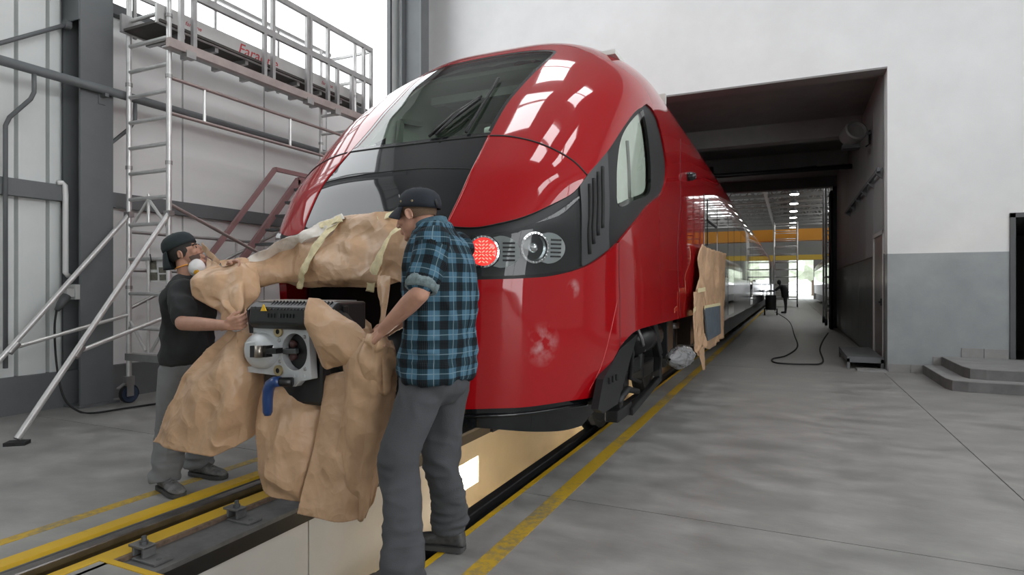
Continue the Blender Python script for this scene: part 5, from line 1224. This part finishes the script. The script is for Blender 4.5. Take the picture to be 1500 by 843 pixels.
cap_(ts, sRr, sRr.lerp(eRr,.75), .072, .075); cap_(ts, sLl, sLl.lerp(eLl,.6), .072, .075)
tsh = fuse(ts, 't_shirt', mat('black_jersey', (.016,.017,.018), .9, var=.2, vscale=8), B, .009, 5)
wrinkle(tsh, lambda p: .018*rid(p+Vector((0,p.z*.6,p.x*.5)), (6,6,5))+.008*rid(p, (12,12,7))-.010)
# dust mask
mc = MB_ @ Vector((.062,.035,-.135)); nz = Vector((.55,-.80,-.12)).normalized(); Mq = nz.to_track_quat('Z','Y').to_matrix().to_4x4(); Mq.translation = mc
mk = MB().lathe([(0,.045),(.022,.042),(.042,.028),(.055,.006),(.060,-.02)], Mq @ Matrix.Diagonal((.9,1.05,1,1)), 28).build('dust_mask', M_white, B, True)
MB().lathe([(0,.012),(.010,.012),(.013,.008),(.019,.006),(.019,-.01)], Mq @ Matrix.Translation((.012,-.02,.034)), 20).build('valve', mat('valve_yellow', (.75,.38,.02), .5), mk, auto=.6)
MB().tube([Mq @ Vector((-.05,.02,-.005)), MB_ @ Vector((.075,.0,-.09)), MB_ @ Vector((.07,-.07,-.08)), MB_ @ Vector((.0,-.11,-.07))], .005, 6).build('strap', mat('strap_orange', (.7,.30,.05), .7), mk, True)
# ---------------------------------------------------------------- distant worker beside the train
D = thing('person', (-.22, 33.5, 0), 'distant worker in dark clothes leaning over beside the train', 'person')
dx, dy = -.22, 33.5; d = MB()
ell(d, (dx-.28,dy,1.58), (.10,.11,.13)); loft(d, [(dx,dy,.80,.17,.2,0),(dx-.02,dy,1.1,.18,.22,0),(dx-.12,dy,1.38,.17,.22,0),(dx-.2,dy,1.46,.08,.1,0)])
cap_(d, (dx-.2,dy-.18,1.38), (dx-.5,dy-.2,1.12), .07, .055); cap_(d, (dx-.5,dy-.2,1.12), (dx-.75,dy-.1,1.15), .05, .035); cap_(d, (dx-.2,dy+.18,1.38), (dx-.5,dy+.2,1.12), .07, .055); cap_(d, (dx-.5,dy+.2,1.12), (dx-.75,dy+.1,1.15), .05, .035)
cap_(d, (dx-.22,dy,1.42), (dx-.27,dy,1.54), .06, .06)
for s in (1,-1): cap_(d, (dx,dy+s*.1,.85), (dx+.03,dy+s*.12,.45), .10, .075); cap_(d, (dx+.03,dy+s*.12,.45), (dx+.02,dy+s*.13,.08), .07, .05); cap_(d, (dx+.02,dy+s*.13,.05), (dx-.15,dy+s*.13,.045), .05, .045)
fuse(d, 'body', mat('dark_clothes', (.02,.02,.022), .9), D, .02, 3)
ct = thing('drum_trolley', (-1.0, 30.5, 0), 'small dark drum trolley with two wheels beside the train', 'trolley')
MB().lathe([(0,.25),(.22,.25),(.24,.28),(.24,.9),(.22,.95),(0,.95)], Matrix.Translation((-.82,31,0)), 20).build('drum', M_black, ct, auto=.6)
for s in (1,-1): MB().lathe([(0,-.03),(.16,-.03),(.16,.03),(0,.03)], Matrix.Translation((-.82+s*.27,31,.16)) @ Matrix.Rotation(math.pi/2,4,'Y'), 18).build('wheel', M_rubber, ct)
MB().tube([(-1.0,31.1,.2),(-1.0,31.3,1.15)], .02).tube([(-.64,31.1,.2),(-.64,31.3,1.15)], .02).tube([(-1.0,31.3,1.15),(-.64,31.3,1.15)], .02).build('handle', M_steel, ct, True)
# ================================================================ MASKING PAPER
def paper_mat(name, col):
    m = mat(name, col, .40, spec=.45); nt = m.node_tree; b = nt.nodes['Principled BSDF']; N = nt.nodes.new; L = nt.links.new
    tc = N('ShaderNodeTexCoord'); wn = N('ShaderNodeTexNoise'); wn.inputs['Scale'].default_value = 3; L(tc.outputs['Object'], wn.inputs['Vector'])
    wa = N('ShaderNodeVectorMath'); wa.operation = 'MULTIPLY_ADD'; wa.inputs[1].default_value = (.12,.12,.12); L(wn.outputs['Color'], wa.inputs[0]); L(tc.outputs['Object'], wa.inputs[2])
    h = None
    for sc, wt in ((5.5, 1.0), (11.0, .55), (23.0, .25)):
        v = N('ShaderNodeTexVoronoi'); v.feature = 'F1'; v.inputs['Scale'].default_value = sc; L(wa.outputs[0], v.inputs['Vector'])
        v2 = N('ShaderNodeTexNoise'); v2.inputs['Scale'].default_value = sc*.8; v2.inputs['Detail'].default_value = 1; L(wa.outputs[0], v2.inputs['Vector'])
        ab = N('ShaderNodeMath'); ab.operation = 'SUBTRACT'; ab.inputs[1].default_value = .5; L(v2.outputs['Fac'], ab.inputs[0]); a2 = N('ShaderNodeMath'); a2.operation = 'ABSOLUTE'; L(ab.outputs[0], a2.inputs[0])
        sm = N('ShaderNodeMath'); sm.operation = 'MULTIPLY_ADD'; sm.inputs[1].default_value = -2.4; L(a2.outputs[0], sm.inputs[0]); L(v.outputs['Distance'], sm.inputs[2])
        ml = N('ShaderNodeMath'); ml.operation = 'MULTIPLY'; ml.inputs[1].default_value = wt*5.5/sc; L(sm.outputs[0], ml.inputs[0])
        if h is None: h = ml.outputs[0]
        else:
            ad = N('ShaderNodeMath'); ad.operation = 'ADD'; L(h, ad.inputs[0]); L(ml.outputs[0], ad.inputs[1]); h = ad.outputs[0]
    bp = N('ShaderNodeBump'); bp.inputs['Strength'].default_value = 1.0; bp.inputs['Distance'].default_value = .022; L(h, bp.inputs['Height']); L(bp.outputs[0], b.inputs['Normal'])
    n = N('ShaderNodeTexNoise'); n.inputs['Scale'].default_value = 6; n.inputs['Detail'].default_value = 5; L(tc.outputs['Object'], n.inputs['Vector'])
    r = N('ShaderNodeValToRGB'); r.color_ramp.elements[0].position = .3; r.color_ramp.elements[1].position = .7; r.color_ramp.elements[0].color = (*[c*.92 for c in col], 1); r.color_ramp.elements[1].color = (*[min(1, c*1.08) for c in col], 1)
    L(n.outputs['Fac'], r.inputs[0]); L(r.outputs[0], b.inputs['Base Color'])
    return m
M_kr = paper_mat('kraft_paper', (.53,.34,.205)); M_krw = paper_mat('white_paper_face', (.72,.67,.60))
M_tape = mat('masking_tape', (.72,.63,.38), .5, var=.12, vscale=30, bump=.3, bscale=60)
def crease(p, seed, amp, sc):
    rg = _RG.setdefault(seed, None)
    if rg is None:
        r_ = random.Random(seed*13+5); rg = []
        for k in range(9):
            a = Vector((r_.uniform(-1,1), r_.uniform(-1,1), r_.uniform(-1,1))).normalized(); rg.append((a, r_.uniform(.7, 1.9), r_.uniform(0, 9), Vector((r_.uniform(0,30), r_.uniform(0,30), k*7.0))))
        _RG[seed] = rg
    v = 0.0; w = noise.noise_vector(p*1.6+Vector((seed*3.1, 0, 0)))*.07
    for a, f, ph, mo in rg:
        t = ((p+w).dot(a)*f*sc*1.5+ph) % 2.0; tri = abs(t-1)*2-1
        mk = max(0.0, min(1.0, .5+1.6*noise.noise(p*2.2+mo)))
        v += amp*1.3/f*tri*mk
    return v+amp*.5*noise.noise(p*sc*.5+Vector((0,seed,0)))
_RG = {}
def fold_line(pts, n):               # mostly straight runs between the control points, as stiff paper folds
    c = catmull(pts, n); k = len(pts)-1; out = []
    for i in range(n):
        t = i/(n-1)*k; j = min(int(t), k-1); f = t-j; out.append(.4*c[i]+.6*(np.array(pts[j], float)*(1-f)+np.array(pts[j+1], float)*f))
    return out
def sheet(name, rows, mt, seed=1, n=90, m=90, amp=.012, sc=5.0, folds=0, fold_amp=0.0, parent=None, stretch=(1,1,.55), th=.0025, edge=.004):
    C = [[np.array(PD(*p) if len(p) == 3 else p[3]) for p in r] for r in rows]
    cols = [fold_line(r, m) for r in C]; G = [fold_line([c[j] for c in cols], n) for j in range(m)]
    P = np.array(G)                                  # m x n x 3
    du = np.gradient(P, axis=0); dv = np.gradient(P, axis=1); N = np.cross(du, dv); N /= np.maximum(np.linalg.norm(N, axis=-1, keepdims=True), 1e-9)
    out = []
    for j in range(m):
        row = []
        for i in range(n):
            p = Vector(P[j, i]); q = Vector((p.x*stretch[0], p.y*stretch[1], p.z*stretch[2]))
            d = crease(q, seed, amp, sc)
            if folds: d += fold_amp*math.sin(folds*2*math.pi*j/(m-1)+2.5*noise.noise(Vector((i*.05, seed, 0)))+seed)*(.25+.75*i/(n-1))
            if edge and (j in (0, m-1) or i in (0, n-1)): d += edge*noise.noise(Vector((i*.9, j*.9, seed)))
            row.append(tuple(p+Vector(N[j, i])*d))
        out.append(row)
    o = MB().grid(out).build(name, mt, parent, True)
    s = o.modifiers.new('t', 'SOLIDIFY'); s.thickness = th; s.offset = 0
    return o
def nose_pt(px, py, off):
    r = ray(px, py); ts_ = np.arange(2.6, 6, .004); v = Fimp(r[0]*ts_-CX, r[1]*ts_, EYE+r[2]*ts_)
    if not (v < 0).any(): return None
    return float(ts_[np.argmax(v < 0)])-off
def NP_(px, py, off=.06):
    d = nose_pt(px, py, off); return (px, py, d if d else 4.15-off)
# hood over the nose
hood = thing('paper_hood', (CX, 3.1, 1.3), 'brown masking paper taped like a hood over the train nose', 'paper')
sheet('paper', [[NP_(372,392,.02), NP_(435,352,.03), NP_(498,318,.03), NP_(548,316,.03), NP_(605,308,.03)],
                [NP_(372,398,.06), NP_(430,376,.10), NP_(490,350,.10), NP_(548,342,.08), NP_(610,335,.05)],
                [NP_(376,404,.10), NP_(428,400,.16), NP_(490,384,.16), NP_(548,372,.12), NP_(612,365,.06)],
                [NP_(383,410,.10), NP_(428,415,.16), NP_(490,410,.17), NP_(545,404,.14), NP_(606,400,.08)],
                [NP_(392,412,.04), NP_(430,424,.10), NP_(488,421,.10), NP_(540,420,.10), NP_(598,410,.06)]], M_kr, 2, 70, 90, .013, 4.2, parent=hood, stretch=(.8,1,1.3))
sheet('folded_edge', [[NP_(360,378,.07), NP_(400,358,.09), NP_(450,336,.09), NP_(501,313,.06)], [NP_(366,398,.12), NP_(412,374,.14), NP_(462,346,.13), NP_(505,320,.07)]], M_krw, 5, 20, 50, .006, 9, parent=hood)
def tape(pts, w, seed, off):
    rows = []
    for px, py in pts:
        rows.append((px, py))
    L = []; R_ = []
    for i, (px, py) in enumerate(rows):
        a = np.array(rows[max(i-1,0)], float); b2 = np.array(rows[min(i+1,len(rows)-1)], float); t = (b2-a)/np.linalg.norm(b2-a); nrm = np.array([-t[1], t[0]])*w
        o_ = off[i] if isinstance(off, (list, tuple)) else off
        L.append(NP_(px+nrm[0], py+nrm[1], o_)); R_.append(NP_(px-nrm[0], py-nrm[1], o_))
    return sheet('tape', [L, R_], M_tape, seed, 8, 40, .003, 16, parent=hood, th=.0015)
tape([(497,320),(474,345),(455,372),(444,398),(438,423)], 4.5, 3, [.06,.13,.185,.20,.14]); tape([(596,328),(576,345),(560,372),(547,398),(541,428)], 6, 4, [.07,.11,.155,.17,.14])
tape([(468,331),(500,320)], 4, 6, .09); tape([(553,319),(602,308)], 4, 7, .07)
sheet('side_flap', [[(553,404,3.62),(562,400,3.6),(576,398,3.58)],[(556,440,3.5),(560,430,3.48),(570,428,3.5)],[(552,485,3.35),(556,486,3.33),(562,486,3.35)]], M_kr, 9, 30, 20, .006, 8, parent=hood)
sheet('side_flap', [[(574,345,3.52),(592,332,3.5),(612,330,3.45)],[(560,385,3.55),(585,378,3.5),(612,375,3.45)],[(556,404,3.6),(580,410,3.52),(608,430,3.45)]], M_kr, 10, 40, 40, .010, 6, parent=hood)
# sheet held by the worker in black
sA = thing('paper_sheet', tuple(PD(345, 478, 3.45)), 'large brown paper sheet gathered in the fist of the worker in black', 'paper')
sheet('upper_sheet', [[(300,374,3.86),(313,381,3.78),(330,389,3.70),(352,386,3.66),(374,385,3.72)],
                      [(292,402,3.72),(314,408,3.62),(334,412,3.56),(356,408,3.58),(377,404,3.72)],
                      [(289,428,3.66),(312,436,3.54),(334,440,3.48),(356,436,3.52),(375,428,3.68)],
                      [(322,460,3.56),(332,462,3.48),(343,463,3.44),(354,460,3.47),(366,456,3.6)],
                      [(334,482,3.52),(340,484,3.46),(346,484,3.44),(353,483,3.46),(360,480,3.52)]], M_kr, 11, 70, 70, .014, 6.5, 3, .012, parent=sA)
sheet('lower_sheet', [[(333,482,3.50),(340,484,3.45),(347,485,3.44),(354,484,3.46),(362,480,3.54)],
                      [(298,510,3.56),(320,507,3.46),(344,506,3.42),(364,508,3.46),(384,500,3.60)],
                      [(266,556,3.60),(300,558,3.44),(340,560,3.36),(368,560,3.42),(390,552,3.60)],
                      [(242,606,3.66),(286,614,3.46),(330,616,3.36),(362,606,3.42),(386,592,3.58)],
                      [(221,648,3.72),(268,664,3.50),(312,667,3.42),(348,655,3.44),(378,626,3.56)]], M_kr, 12, 90, 80, .018, 4.2, 2.0, .014, parent=sA)
sheet('upper_edge_roll', [[(322,382,3.72),(345,378,3.7),(364,380,3.72)],[(324,390,3.69),(345,389,3.66),(366,389,3.7)]], M_kr, 13, 12, 30, .008, 12, parent=sA)
sheet('collar_fold', [[(297,355,3.94),(306,366,3.88),(322,382,3.8)],[(296,368,3.92),(306,378,3.86),(320,388,3.79)]], M_kr, 14, 12, 24, .006, 12, parent=sA)
# sheet hanging below the coupler
sB = thing('paper_sheet', (-2.4, 2.6, .1), 'wide pale brown paper sheet hanging below the coupler over the pit', 'paper')
sheet('drape', [[(382,556,3.46),(410,560,3.42),(440,562,3.42),(475,554,3.45),(505,545,3.5)],
                [(374,600,3.40),(408,602,3.30),(442,604,3.28),(478,600,3.33),(508,590,3.42)],
                [(372,650,3.36),(404,655,3.24),(440,660,3.22),(472,655,3.28),(500,645,3.38)],
                [(375,692,3.34),(404,705,3.22),(438,712,3.20),(466,705,3.26),(492,695,3.36)],
                [(384,718,3.34),(406,730,3.24),(438,740,3.22),(462,738,3.26),(488,730,3.34)]], M_kr, 21, 80, 80, .012, 3.4, 1.5, .012, parent=sB)
# sheet held by the worker in plaid
sC = thing('paper_sheet', (-2.1, 2.5, .1), 'crumpled brown paper sheet draped over the coupler side and held by the worker in plaid', 'paper')
sheet('flap', [[(452,440,3.10),(470,440,3.12),(496,456,3.10),(522,474,3.04),(540,492,2.98)],
               [(449,458,3.06),(474,466,3.04),(500,480,3.00),(524,494,2.96),(540,505,2.93)],
               [(449,472,3.05),(470,494,3.02),(494,508,3.00),(516,514,2.97),(536,514,2.93)],
               [(462,505,3.10),(474,522,3.06),(494,528,3.04),(514,524,3.0),(530,518,2.96)],
               [(472,536,3.14),(480,541,3.12),(494,538,3.08),(510,530,3.04),(524,522,3.0)]], M_kr, 31, 60, 60, .010, 6, parent=sC)
sheet('hanging_fold', [[(520,496,3.00),(532,496,2.94),(545,498,2.90),(558,500,2.92),(572,498,2.98)],
                       [(506,530,3.06),(522,530,2.96),(542,532,2.92),(560,532,2.94),(577,525,3.02)],
                       [(500,590,3.08),(520,592,2.98),(540,594,2.94),(556,592,2.97),(572,585,3.05)],
                       [(488,660,3.12),(512,662,3.04),(532,664,3.0),(548,660,3.03),(564,650,3.10)],
                       [(492,700,3.14),(506,745,3.10),(518,766,3.06),(532,764,3.05),(544,735,3.07)]], M_kr, 32, 100, 80, .012, 5, 2.5, .010, parent=sC)
sheet('back_fold', [[(480,552,3.30),(500,545,3.22),(530,545,3.14),(566,550,3.08)],
                    [(472,600,3.26),(496,598,3.18),(528,600,3.10),(564,600,3.06)],
                    [(455,670,3.22),(486,672,3.14),(520,674,3.08),(556,670,3.06)],
                    [(440,730,3.18),(474,734,3.12),(506,736,3.06),(546,730,3.05)],
                    [(433,754,3.18),(468,760,3.12),(504,764,3.07),(534,762,3.06)]], M_kr, 33, 70, 60, .008, 4, 1, .008, parent=sC)
sheet('gathered_top', [[(536,488,2.97),(548,490,2.92),(562,494,2.92),(574,500,2.96)],[(532,500,2.93),(548,502,2.87),(562,506,2.87),(577,510,2.93)],[(530,516,2.96),(548,520,2.90),(562,524,2.90),(578,526,2.97)],[(530,560,3.0),(550,575,2.94),(564,580,2.95),(574,560,3.02)]], M_kr, 34, 40, 40, .010, 9, 3, .008, parent=sC)
# inner crumple behind the coupler
sheet('inner_crumple', [[(500,448,3.45),(520,455,3.45),(540,470,3.4)],[(505,470,3.40),(525,478,3.38),(545,490,3.35)],[(512,495,3.36),(530,500,3.34),(548,505,3.3)]], M_kr, 35, 30, 30, .015, 9, parent=sC)
# ---------------------------------------------------------------- paper on the train side
sD = thing('paper_cover', (-1.05, 8.5, .9), 'brown paper taped over the lower side of the train by the first window', 'paper')
def side_pts(rows, X): return [[(*p[:2], X_/ray(p[0], p[1])[0]) for p, X_ in zip(r, X)] for r in rows]
Xs = (-1.03,-1.02,-1.03)
sheet('cover', side_pts([[(1026,358),(1044,366),(1064,372)],[(1022,400),(1042,405),(1063,408)],[(1018,440),(1040,442),(1062,440)],[(1016,462),(1038,468),(1061,462)],[(1018,505),(1040,512),(1060,494)]], Xs), M_kr, 41, 50, 50, .012, 3, 2, .01, parent=sD)
sheet('hanging_strip', side_pts([[(1016,428),(1024,427),(1033,425)],[(1016,465),(1025,466),(1034,465)],[(1017,500),(1026,502),(1034,496)],[(1019,516),(1024,522),(1030,512)]], (-1.0,-1.0,-1.0)), M_kr, 42, 30, 20, .008, 4, parent=sD)
sheet('torn_strip', side_pts([[(1023,515),(1027,510),(1032,508)],[(1027,530),(1030,528),(1033,526)],[(1029,543),(1031,543),(1033,542)]], (-1.0,-1.0,-1.0)), M_kr, 43, 20, 10, .004, 6, parent=sD)
for a in (((1022,426),(1033,424)), ((1032,451),(1055,446)), ((1016,456),(1019,452))):
    p, q = PX(*a[0], -.985), PX(*a[1], -.985); MB().bar(p, q, .006, .05).build('tape', M_tape, sD)
g = [PX(1033,452,-.98), PX(1055,448,-.98), PX(1056,489,-.98), PX(1037,500,-.98)]
tag(MB().prism(g, (-.02,0,0)).build('blue_panel', mat('blue_grey_sheet', (.10,.125,.15), .5, var=.25, vscale=6)), 'blue grey board taped onto the brown paper on the train side', 'board')
bd = PZ(1072, 483); tag(MB().box((bd.x-.25, bd.y-.5, .0), (bd.x+.15, bd.y+.7, .05)).build('floor_board', M_steel, None, bevel=.01), 'low grey board lying on the floor beside the train', 'board')
# ================================================================ FAR HALL
M_fw = mat('far_wall', (.25,.245,.23), .8)
FX0, FX1, FZ = -13, 9, 9.0
fw_ = MB(); fw_.box((FX0-.2, TEND, 0), (FX0, FEND, FZ)); fw_.build
struct(MB().box((FX0-.2, TEND, 0), (FX0, FEND, FZ)).build('wall_far_left', M_fw), 'far hall side wall beyond the trains', 'wall')
struct(MB().box((FX1, TEND, 0), (FX1+.2, FEND, FZ)).build('wall_far_right', M_fw), 'far hall right side wall', 'wall')
struct(MB().box((FX0, TEND, TZ+.3), (FX1, TEND+.2, FZ)).box((FX0, TEND, 0), (OX0-.3, TEND+.2, TZ+.4)).box((OX1+.3, TEND, 0), (FX1, TEND+.2, TZ+.4)).build('wall_far_front', M_tun_c), 'far hall wall around the tunnel mouth', 'wall')
struct(MB().box((FX0, FEND, 0), (-.1, FEND+.2, FZ)).box((2.3, FEND, 0), (FX1, FEND+.2, FZ)).box((-.1, FEND, 4.2), (2.3, FEND+.2, FZ)).build('wall_far_end', M_fw), 'far end wall of the hall around the bright gate', 'wall')
struct(MB().box((FX0, TEND, FZ), (FX1, FEND, FZ+.2)).build('ceiling_far', mat('far_roof', (.12,.12,.115), .8)), 'dark roof of the far hall', 'ceiling')
# outside beyond the gate
struct(MB().box((-30, FEND+.2, -.2), (30, 120, -.02)).build('ground_outside', mat('outdoor_paving', (.45,.45,.42), .9)), 'pale paving outside the far gate', 'ground')
# skylights in the far roof
M_fs = emis('far_skylight', (.95,.98,1), 3.5)
w = struct(MB().box((3.0, 24, FZ-.05), (3.1, 70, FZ)).build('window_far_roof', M_steel_d), 'roof light strip of the far hall', 'skylight')
for k in range(9): MB().box((3.15, 25+k*5, FZ-.04), (5.6, 28.6+k*5, FZ-.02)).build('pane', M_fs, w)
# trusses
M_tr = mat('truss_grey', (.20,.195,.185), .6)
def truss(y):
    m = MB(); m.bar((FX0, y, FZ-.3), (FX1, y, FZ-.3), .14, .14); m.build
    t = thing('roof_truss', (0, y, FZ-1), 'pale steel roof truss of the far hall', 'truss', 'far roof trusses'); tag(t, kind='structure')
    m.build('top_chord', M_tr, t); MB().bar((FX0, y, FZ-1.3), (FX1, y, FZ-1.3), .14, .14).build('bottom_chord', M_tr, t)
    d = MB(); x = FX0
    while x < FX1-1: d.bar((x, y, FZ-1.3), (x+.6, y, FZ-.3), .08, .08); d.bar((x+.6, y, FZ-.3), (x+1.2, y, FZ-1.3), .08, .08); x += 1.2
    tag(d.build('lattice', M_tr, t), kind='stuff')
for k in range(15): truss(24.5+k*3.1)
struct(MB().box((-1.6, 23, FZ-1.45), (-1.4, 70, FZ-1.1)).build('trim_purlin', M_tr), 'long roof beam under the far trusses', 'beam')
# hanging lamps along the aisle
M_hl2 = emis('hall_lamp', (1,.97,.9), 14)
for k in range(9):
    t = thing('hall_lamp', (.25, 27+k*4.6, 7.2), 'round bright pendant lamp under the far roof', 'lamp', 'far hall pendant lamps')
    MB().lathe([(0,0),(.24,0),(.26,.04)], Matrix.Translation((.25, 27+k*4.6, 7.0)), 16).build('diffuser', M_hl2, t)
    MB().lathe([(.27,.04),(.2,.2),(.05,.3),(0,.3)], Matrix.Translation((.25, 27+k*4.6, 7.0)), 16).build('shade', M_steel, t)
    MB().tube([(.25, 27+k*4.6, 7.3), (.25, 27+k*4.6, FZ)], .02).build('stem', M_steel, t)
# orange crane girder
M_or = mat('crane_orange', (.62,.26,.02), .5)
cr = thing('overhead_crane', (0, 47, 5), 'orange overhead crane girder spanning the far hall', 'crane')
MB().box((FX0+.3, 46, 4.55), (FX1-.3, 46.5, 5.35)).build('girder', M_or, cr); MB().box((FX0+.3, 47.4, 4.6), (FX1-.3, 47.8, 5.3)).build('girder', M_or, cr)
for x in (FX0+.3, FX1-.9): MB().box((x, 45.2, 4.3), (x+.6, 48.6, 4.7)).build('end_carriage', M_steel_d, cr)
MB().box((.6, 46.5, 4.7), (1.6, 47.4, 5.2)).build('trolley', M_steel_d, cr)
c2 = thing('overhead_crane', (0, 66, 3.6), 'low yellow crane beam near the bright gate', 'crane')
MB().box((FX0, 66, 4.0), (FX1, 66.4, 4.5)).build('girder', mat('crane_yellow', (.5,.33,.04), .5), c2)
for x in (FX0+.1, FX1-.4): MB().box((x, 24, 4.0), (x+.3, 65.5, 4.3)).build('runway', M_steel_d, cr)
# second train
t2 = thing('train', (3.4, 40, 0), 'dark glazed railcar parked on the other track in the far hall', 'train')
sec2 = [(1.40,.75),(1.41,1.5),(1.41,2.8)]+[(1.41*math.cos(a), 2.8+1.0*math.sin(a)) for a in np.linspace(.15, math.pi/2, 10)]
ring2 = [(3.45+x, z) for x, z in sec2]+[(3.45-x, z) for x, z in sec2[::-1]]
MB().grid([[(x, y, z) for x, z in ring2] for y in (27.5, 62)]).add([(x, 27.5, z) for x, z in ring2], [tuple(range(len(ring2)))]).build('car_body', mat('second_train_grey', (.35,.34,.33), .3), t2, True)
y = 28.2
while y < 61: MB().box((2.02, y, 1.5), (2.05, y+1.7, 2.7)).build('passenger_window', M_gl, t2); y += 1.85
MB().box((2.2, 27.6, .2), (4.7, 61.8, .78)).build('underframe', M_black, t2)
for k in range(5):
    for x in (2.5, 4.4): MB().lathe([(0,-.06),(.42,-.06),(.42,.06),(0,.06)], Matrix.Translation((x, 30+k*7, .42)) @ Matrix.Rotation(math.pi/2,4,'Y'), 20).build('wheel', M_bog, t2)
# far scaffold tower in the aisle
ft = thing('scaffold_tower', (-.3, 44, 0), 'distant aluminium scaffold tower standing in the aisle of the far hall', 'scaffold')
fx0, fx1, fy0, fy1 = -.95, .45, 43.5, 45.2
for x in (fx0, fx1):
    for y in (fy0, fy1): MB().tube([(x, y, .15), (x, y, 5.6)], .04, 8).build('upright', M_alu, ft, True); MB().lathe([(0,-.04),(.12,-.04),(.12,.04),(0,.04)], Matrix.Translation((x, y, .12)) @ Matrix.Rotation(math.pi/2,4,'Y'), 14).build('castor', M_rubber, ft)
for z in np.arange(.5, 5.6, .5):
    for y in (fy0, fy1): MB().tube([(fx0, y, z), (fx1, y, z)], .025, 6).build('rung', M_alu, ft, True)
for x in (fx0, fx1): MB().tube([(x, fy0, .6), (x, fy1, 2.6)], .025, 6).build('diagonal_brace', M_alu, ft, True); MB().tube([(x, fy0, 4.6), (x, fy1, 2.6)], .025, 6).build('diagonal_brace', M_alu, ft, True)
MB().box((fx0, fy0, .62), (fx1, fy1, .68)).box((fx0, fy0, 3.9), (fx1, fy1, 3.96)).build('deck', M_alu_d, ft)
# scaffold at the tunnel mouth on the right
rt = thing('scaffold_tower', (1.2, 24.4, 0), 'dark scaffold frame standing at the far mouth of the tunnel', 'scaffold')
for x in (1.15, 1.75):
    for y in (23.6, 25.4): MB().tube([(x, y, .12), (x, y, 5.6)], .035, 8).build('upright', M_alu_d, rt, True); MB().lathe([(0,-.04),(.12,-.04),(.12,.04),(0,.04)], Matrix.Translation((x, y, .12)) @ Matrix.Rotation(math.pi/2,4,'Y'), 14).build('castor', M_rubber, rt)
for z in np.arange(.5, 5.5, .4):
    for y in (23.6, 25.4): MB().tube([(1.15, y, z), (1.75, y, z)], .022, 6).build('rung', M_alu_d, rt, True)
struct(MB().box((1.28, TEND-.35, 0), (OX1, TEND+.1, 4.66)).build('trim_mouth', M_steel_d), 'dark steel post at the far mouth of the tunnel', 'post')
# conduits on the post
t = thing('conduit_bundle', (1.2, TEND-.4, 0), 'black vertical pipes on the tunnel mouth post', 'pipes')
for k in range(3): MB().tube([(1.2-.0*k, TEND-.5-k*.35, 0), (1.2, TEND-.5-k*.35, 4.4)], .045, 8).build('pipe', M_black, t, True)
# far gate trees glimpsed as pale green
M_leaf = mat('pale_foliage', (.62,.68,.55), .9, var=.25, vscale=.8, bump=1, bscale=3)
for i, (x, y, r, h, lab) in enumerate(((-.8, 96, 2.6, 4.2, 'pale green round tree seen through the far gate'), (3.2, 102, 3.2, 5.2, 'taller green tree outside beside the far gate'))):
    t = thing('tree', (x, y, 0), lab, 'tree')
    G = []
    for a in range(13):
        row = []
        for b in range(20):
            th = math.pi*a/12; ph = 2*math.pi*b/20; q = Vector((math.sin(th)*math.cos(ph), math.sin(th)*math.sin(ph), math.cos(th))); rr = r*(1+.3*noise.noise(q*2.2+Vector((i*9,0,0))))
            row.append((x+q.x*rr, y+q.y*rr, h+q.z*rr*.9))
        G.append(row)
    MB().grid(G, True).build('crown', M_leaf, t); MB().tube([(x,y,-.02),(x,y,h)], [.25,.15]).build('trunk', M_rust, t)
